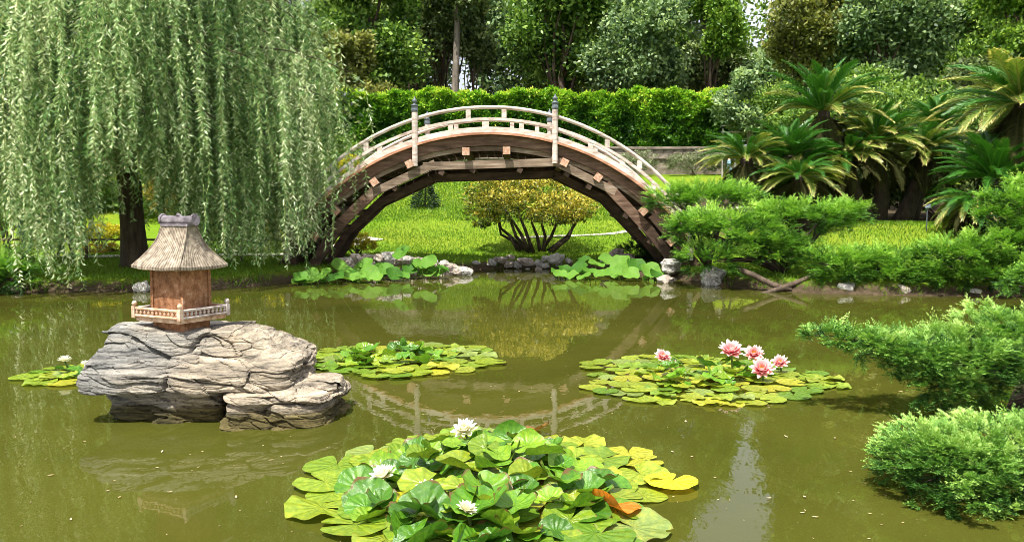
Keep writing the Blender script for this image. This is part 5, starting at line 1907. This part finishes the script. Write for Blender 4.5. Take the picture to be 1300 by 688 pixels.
# tall pale trunk and thinner companions
c = at(569, 125, 57)
r_ = tree("tall dark-leaved tree with a straight pale grey trunk, left of the sky gap", c.x, 57, 20, (0.3, 1, 15.0, 4.6, 3.6, 9.0), 30, 26000, .30, M['tree_dark'], tr=.33, bark='bark_grey', group="tall trees behind the bridge", lobe=.25, spread=.34)
c = at(523, 125, 60)
tree("slender dark tree left of the tall pale trunk", c.x, 60, 18, (-.3, 1, 12.5, 3.4, 3, 8.0), 20, 16000, .30, M['tree_dark'], tr=.2, bark='bark', group="tall trees behind the bridge", lobe=.28, spread=.34)
c = at(553, 125, 62)
tree("thin brown-trunked tree close behind the tall pale trunk", c.x, 62, 20, (.5, 2, 13, 3.2, 3, 8.5), 18, 13000, .32, M['tree_dark'], tr=.24, bark='bark', group="tall trees behind the bridge", lobe=.28, spread=.34)
ptree("big dense dark green tree right of the sky gap above the hedge", 715, 30, 54, 82, 105, 22, 34000, .30, M['tree_green'], tr=.35, group=BT)
ptree("grey-green rounded tree above the hedge behind the right railing post", 820, 50, 51, 72, 78, 18, 26000, .27, M['tree_grey'], tr=.3, group=BT)
ptree("bright lime-green tree at the hedge's right end", 905, 30, 50, 38, 62, 11, 14000, .26, M['tree_lime'], tr=.22, group=BT)
ptree("dark shaded tree behind the lime-green one", 905, 90, 55, 60, 46, 10, 9000, .3, M['tree_dark'], tr=.25, group=BT)
ptree("olive-brown tree with twisted trunk right of the narrow sky gap", 1035, 45, 42, 66, 70, 18, 22000, .22, M['tree_olive'], tr=.22, group="trees behind the cycads")
ptree("thin olive tree leaning beside the narrow sky gap, above the cycad", 950, 130, 42, 40, 55, 8, 6500, .2, M['tree_grey'], tr=.16, group="trees behind the cycads", bark='bark_grey')
ptree("grey-green airy tree above the middle cycad", 1125, 45, 40, 74, 95, 18, 26000, .21, M['tree_grey'], tr=.25, group="trees behind the cycads")
ptree("dark green tree above the right-hand cycads", 1205, 50, 42, 64, 90, 16, 20000, .22, M['tree_green'], tr=.25, group="trees behind the cycads")
ptree("yellow-green tree in the top right corner", 1290, 20, 36, 52, 80, 14, 16000, .19, M['tree_lime'], tr=.25, group="trees behind the cycads")
ptree("low leafy tree between the cycad crowns and the grey-green tree", 1090, 130, 38, 110, 40, 14, 16000, .2, M['tree_green'], tr=.2, group="trees behind the cycads")
ptree("shaded tree behind the right-edge cycad crown", 1250, 125, 37, 80, 50, 12, 13000, .2, M['tree_dark'], tr=.2, group="trees behind the cycads")
ptree("tree seen through the willow left of its trunk", 60, 130, 36, 130, 130, 18, 20000, .25, M['tree_green'], tr=.3, group="trees behind the willow")
ptree("tree seen through the willow right of its trunk", 300, 120, 40, 130, 140, 18, 20000, .27, M['tree_dark'], tr=.3, group="trees behind the willow")
ptree("sparse dark tree beside the sky gap, its leaves ragged against the sky", 606, 40, 60, 26, 60, 12, 8000, .30, M['tree_dark'], tr=.16, group="tall trees behind the bridge", lobe=.3, spread=.4)
ptree("grey-green tree low behind the white railing and the leaning olive tree", 975, 120, 50, 60, 60, 12, 15000, .26, M['tree_grey'], tr=.2, group="trees behind the cycads")
for px_, Yq_, lab_ in ((20, 33, "dark green bush behind the willow at the far left"), (120, 35, "dark green bush behind the willow, above the bright yellow shrub"), (215, 34, "dark green bush behind the willow's trunk"), (320, 35, "dark green bush behind the willow right of the lantern"), (395, 38, "dark green bush at the wall beside the willow's right edge")):
    blob_shrub("bush", lab_, "bush", [(px_, 225, Yq_, 50, 40, 1.2), (px_ + 25, 200, Yq_ + .5, 40, 30, 1.0), (px_ - 25, 245, Yq_ - .5, 40, 26, 1.0)], 9000, .15, M['tree_green'], group="bushes behind the willow")
blob_shrub("bush", "dark bush behind the white railing, closing the gap between hedge and cycads", "bush", [(960, 150, 47.5, 34, 34, 1.2), (930, 165, 47.8, 26, 26, 1.0), (1000, 140, 47, 36, 34, 1.0)], 9000, .2, M['tree_green'], stems=4)
# a backing row of tall trees
c = at(690, 0, 84)
A_ = tree("tall tree of the far row directly behind the big dense tree", c.x, 84, 30, (0, 0, 16, 9.5, 6, 13.5), 34, 38000, .50, M['tree_grey'], tr=.5, group="far row of tall trees", lobe=.3)
B_ = tree("tall tree of the far row behind the willow's right side", at(400, 0, 78).x, 78, 30, (0, 0, 16, 9.5, 6, 13.5), 34, 38000, .50, M['tree_green'], tr=.5, group="far row of tall trees", lobe=.3)
rowlab = [(90, 76, "tall tree of the far row above the willow's left side"), (-60, 76, "tall tree of the far row at the far left edge"), (250, 80, "tall tree of the far row above the willow's crown"),
          (520, 88, "tall tree of the far row behind the slender dark tree"), (790, 86, "tall tree of the far row behind the grey-green rounded tree"), (870, 92, "tall tree of the far row behind the lime-green tree"),
          (1050, 80, "tall tree of the far row behind the olive-brown tree"), (1150, 76, "tall tree of the far row behind the grey-green airy tree"), (1250, 80, "tall tree of the far row near the top right corner"), (1370, 74, "tall tree of the far row at the right edge"), (1480, 74, "rightmost tall tree of the far row, partly out of view")]
for k, (px, Yq, lab) in enumerate(rowlab):
    o = copy_tree(A_ if k % 2 else B_)
    x = at(px, 0, Yq).x
    o.location = (x, Yq, gz(x, Yq) - .1)
    o.rotation_euler = (0, 0, random.uniform(0, 6.28))
    s = random.uniform(.9, 1.12)
    o.scale = (s, s, s)
    o["label"] = lab


# ------------------------------------------------------------------ fence, bench and people
fn = thing("rail_fence", "low dark rail fence along the path behind the willow", "fence", (-10, 21.9, .4))
m = MB(); m.tube([(-24, 21.9, .93), (-12, 21.9, .90), (-4.9, 21.9, .90)], .028, 7); m.build("rail", M['fence_wood'], fn)
for k in range(10):
    x = -23 + k * 2.0
    m = MB(); m.tube([(x, 21.9, .15), (x, 21.9, .98)], .04, 8); m.build("post", M['fence_wood'], fn)

bc = thing("white_railing", "short white railing half hidden between the hedge's end and the cycads", "railing", (at(935, 165, 42).x, 42, 3.4))
for py in (160, 168, 186):
    a_, b_ = at(916, py, 42), at(952, py, 42)
    m = MB(); m.box(((a_.x + b_.x) / 2, 42, a_.z), (b_.x - a_.x, .05, .055)); m.build("rail", M['white_paint'], bc)
for px in (918, 934, 950):
    a_ = at(px, 172, 42)
    m = MB(); m.box((a_.x, 42.06, (a_.z + .35 + gz(a_.x, 42)) / 2), (.06, .06, a_.z + .35 - gz(a_.x, 42))); m.build("post", M['white_paint'], bc)


def person(label, loc, rz, joints, edges, mats, height=1.72, hat=False):
    """one continuous skinned body; mats = (trousers, shirt)"""
    root = thing("person", label, "person", loc, rz)
    names = list(joints)
    me = bpy.data.meshes.new("body")
    me.from_pydata([joints[n][:3] for n in names], [(names.index(a), names.index(b)) for a, b in edges], [])
    ob = bpy.data.objects.new("tmp", me)
    COL.objects.link(ob)
    sk = ob.modifiers.new("s", 'SKIN')
    sk.use_smooth_shade = True
    for i, n in enumerate(names):
        r_ = joints[n][3]
        me.skin_vertices[0].data[i].radius = (r_[0], r_[1]) if isinstance(r_, tuple) else (r_, r_)
    me.skin_vertices[0].data[names.index('pelvis')].use_root = True
    sb = ob.modifiers.new("u", 'SUBSURF')
    sb.levels = 2
    dg = bpy.context.evaluated_depsgraph_get()
    fin = bpy.data.meshes.new_from_object(ob.evaluated_get(dg))
    fin.name = "body"
    bpy.data.objects.remove(ob)
    fin.materials.clear()
    for mm in (M[mats[0]], M[mats[1]], M['skin'], M['hair']): fin.materials.append(mm)
    hx, hy = joints['hand_l'][:3], joints['hand_r'][:3]
    wl_, wr_ = Vector(joints['wrist_l'][:3]), Vector(joints['wrist_r'][:3])
    for p in fin.polygons:
        c_ = p.center
        k = 1
        if c_.z < joints['pelvis'][2] + .04: k = 0
        if c_.z < .07: k = 3
        if (c_ - Vector(hx)).length < .10 or (c_ - Vector(hy)).length < .10: k = 2
        if c_.z > joints['neck'][2] - .02: k = 2
        p.material_index = k
    link("body", fin, root)
    h = Vector(joints['head'][:3])
    m = MB()
    m.lathe([(.03, -.04), (.085, -.03), (.104, .02), (.106, .06), (.09, .10), (.05, .128), (.01, .135)], (h.x, h.y + .012, h.z), 14)
    m.build("hair", M['hair'], root, True, world=False)
    m = MB(); m.tube([(h.x, h.y - .085, h.z + .01), (h.x, h.y - .125, h.z - .018), (h.x, h.y - .09, h.z - .03)], [.008, .014, .008], 6)
    for sx in (-1, 1):
        m.lathe([(.004, -.022), (.014, -.01), (.014, .012), (.004, .022)], (h.x + sx * .092, h.y, h.z - .01), 8)
        m.lathe([(.002, -.008), (.010, 0), (.002, .008)], (h.x + sx * .034, h.y - .088, h.z + .012), 8)
    m.build("face", M['skin'], root, True, world=False)
    for w_, hd in ((wl_, Vector(joints['hand_l'][:3])), (wr_, Vector(joints['hand_r'][:3]))):
        d = (hd - w_).normalized()
        s_ = d.cross(Vector((0, 1, .2))).normalized()
        m = MB()
        for k, ln in enumerate((.07, .08, .075, .06)):
            p0 = hd + s_ * (k - 1.5) * .019 + d * .03
            p1 = p0 + d * ln * .5
            m.tube([p0, p1, p1 + (d + Vector((0, .3, -.3))).normalized() * ln * .5], [.009, .0085, .007], 6)
        p0 = hd + s_ * .035 - d * .02
        m.tube([p0, p0 + (d + s_).normalized() * .035, p0 + (d * 1.6 + s_).normalized() * .06], [.011, .010, .008], 6)
        m.build("fingers", M['skin'], root, True, world=False)
    return root


def std_joints(stride=.12, arm=None):
    J = {
        'pelvis': (0, 0, .95, (.155, .11)), 'waist': (0, 0, 1.12, (.135, .095)), 'chest': (0, 0, 1.32, (.165, .11)), 'neck': (0, 0, 1.47, .055), 'chin': (0, -.01, 1.54, .062), 'head': (0, -.01, 1.63, (.083, .095)), 'crown': (0, 0, 1.70, .055),
        'sh_l': (-.17, 0, 1.40, .062), 'el_l': (-.24, -.02, 1.13, .044), 'wrist_l': (-.24, -.14, .90, .029), 'hand_l': (-.24, -.17, .83, .034),
        'sh_r': (.17, 0, 1.40, .062), 'el_r': (.24, -.02, 1.13, .044), 'wrist_r': (.24, -.14, .90, .029), 'hand_r': (.24, -.17, .83, .034),
        'hip_l': (-.095, 0, .88, .095), 'knee_l': (-.11, -.03 - stride * .4, .50, .062), 'ank_l': (-.12, -stride, .09, .042), 'toe_l': (-.13, -stride - .15, .035, .036),
        'hip_r': (.095, 0, .88, .095), 'knee_r': (.11, -.03 + stride * .4, .50, .062), 'ank_r': (.12, stride, .09, .042), 'toe_r': (.13, stride - .15, .035, .036)}
    if arm:
        J.update(arm)
    E = [('pelvis', 'waist'), ('waist', 'chest'), ('chest', 'neck'), ('neck', 'chin'), ('chin', 'head'), ('head', 'crown'), ('chest', 'sh_l'), ('sh_l', 'el_l'), ('el_l', 'wrist_l'), ('wrist_l', 'hand_l'),
         ('chest', 'sh_r'), ('sh_r', 'el_r'), ('el_r', 'wrist_r'), ('wrist_r', 'hand_r'), ('pelvis', 'hip_l'), ('hip_l', 'knee_l'), ('knee_l', 'ank_l'), ('ank_l', 'toe_l'),
         ('pelvis', 'hip_r'), ('hip_r', 'knee_r'), ('knee_r', 'ank_r'), ('ank_r', 'toe_r')]
    return J, E


J, E = std_joints(.22, {'el_l': (-.26, -.12, 1.16, .044), 'wrist_l': (-.20, -.34, 1.20, .029), 'hand_l': (-.19, -.41, 1.21, .034)})
px = at(32, 325, 22.4)
person("person in dark top and blue jeans walking on the path at the far left", (px.x, 22.4, gz(px.x, 22.4) + .03), R(65), J, E, ('jeans', 'shirt_dark'))
J, E = std_joints(.10)
px = at(84, 325, 22.7)
person("person in a pale grey-blue shirt standing behind the willow's hanging strands", (px.x, 22.7, gz(px.x, 22.7) + .03), R(-30), J, E, ('trousers', 'shirt_pale'))
J, E = std_joints(.16)
px = at(925, 232, 38.5)
person("distant person in a light blue shirt on the lawn just above the right juniper", (px.x, 38.5, gz(px.x, 38.5)), R(80), J, E, ('trousers', 'shirt_blue'))


# ------------------------------------------------------------------ grass
def grass(name, n, x0, x1, y0, y1, h, wd, keep=None):
    X = RNG.uniform(x0, x1, n)
    Yq = y0 + (y1 - y0) * RNG.uniform(0, 1, n)
    sd = pond_sd(X, Yq)
    ok = sd > .35
    ok &= ~((Yq > 25.8) & (X > 6.4))
    ok &= ~((Yq > 33) & (X < -8))
    X, Yq = X[ok], Yq[ok]
    n = len(X)
    P = np.stack([X, Yq, ground_z(X, Yq) - .01], 1)
    A = np.stack([RNG.normal(0, .35, n), RNG.normal(0, .35, n), np.ones(n)], 1) * (h * RNG.uniform(.5, 1.3, n))[:, None]
    ang = RNG.uniform(0, PI, n)
    B = np.stack([np.cos(ang), np.sin(ang), 0 * ang], 1) * wd
    V, F = leaf_arrays(P, A, B)
    pt = np.array([noise.noise(Vector((x * .35, y * .35, 0))) for x, y in zip(X, Yq)])
    var = np.clip(.48 + .4 * pt + RNG.normal(0, .1, n), 0, 1)
    return tag(link(name, np_mesh(name, V, F, M['grass_blade'], var)), "short sunlit lawn grass covering the banks and the slope", "grass", kind="stuff")


grass("grass", 90000, -12, 13, 17, 33, .075, .012)
grass("grass", 70000, -9, 13, 33, 44, .10, .02)
# specks of pollen and bits of plant on the water
k = 1400
X = RNG.uniform(-8, 6, k); Yq = 3.8 + 13 * RNG.uniform(0, 1, k) ** 1.6
clm = np.array([noise.noise(Vector((x * .8, y * .5, 4))) for x, y in zip(X, Yq)])
ok = (pond_sd(X, Yq) < -.1) & (clm + RNG.uniform(0, .35, k) > .12)
X, Yq = X[ok], Yq[ok]; k = len(X)
P = np.stack([X, Yq, np.full(k, .005)], 1)
ang = RNG.uniform(0, 2 * PI, k); Ls = RNG.uniform(.008, .026, k)[:, None]
A = np.stack([np.cos(ang), np.sin(ang), 0 * ang], 1) * Ls
B = np.stack([-np.sin(ang), np.cos(ang), 0 * ang], 1) * Ls * .22
V, F = leaf_arrays(P, A, B)
tag(link("pond_debris", np_mesh("pond_debris", V, F, M['dead_leaf'])), "tiny specks of pollen and plant litter drifting on the pond", "litter", kind="stuff")


def shore_weeds():
    k = 60000
    X = RNG.uniform(-13, 12.5, k); Yq = RNG.uniform(16, 25.5, k)
    sd = pond_sd(X, Yq)
    nz_ = np.array([noise.noise(Vector((x * 1.1, y * 1.1, 9))) for x, y in zip(X, Yq)])
    ok = (sd > .04) & (sd < .55) & (nz_ > -.05)
    X, Yq, nz_ = X[ok], Yq[ok], nz_[ok]
    k = len(X)
    P = np.stack([X, Yq, ground_z(X, Yq) - .02], 1)
    A = np.stack([RNG.normal(0, .5, k), RNG.normal(-.2, .5, k), np.ones(k)], 1) * (RNG.uniform(.06, .20, k) * (.6 + 1.2 * nz_))[:, None]
    ang = RNG.uniform(0, PI, k)
    B = np.stack([np.cos(ang), np.sin(ang), 0 * ang], 1) * .012
    V, F = leaf_arrays(P, A, B)
    tag(link("weeds", np_mesh("weeds", V, F, M['grass_blade'], np.clip(RNG.normal(.25, .2, k), 0, 1))), "ragged weeds and longer grass fringing the far shore", "weeds", kind="stuff")


shore_weeds()
tris = 0
seen = set()
for o in SC.objects:
    if o.type == 'MESH' and o.data.name not in seen:
        seen.add(o.data.name)
        tris += sum(len(p.vertices) - 2 for p in o.data.polygons) if len(o.data.polygons) < 5000 else 2 * len(o.data.polygons)
print("TRIS", tris, "objects", len(SC.objects))
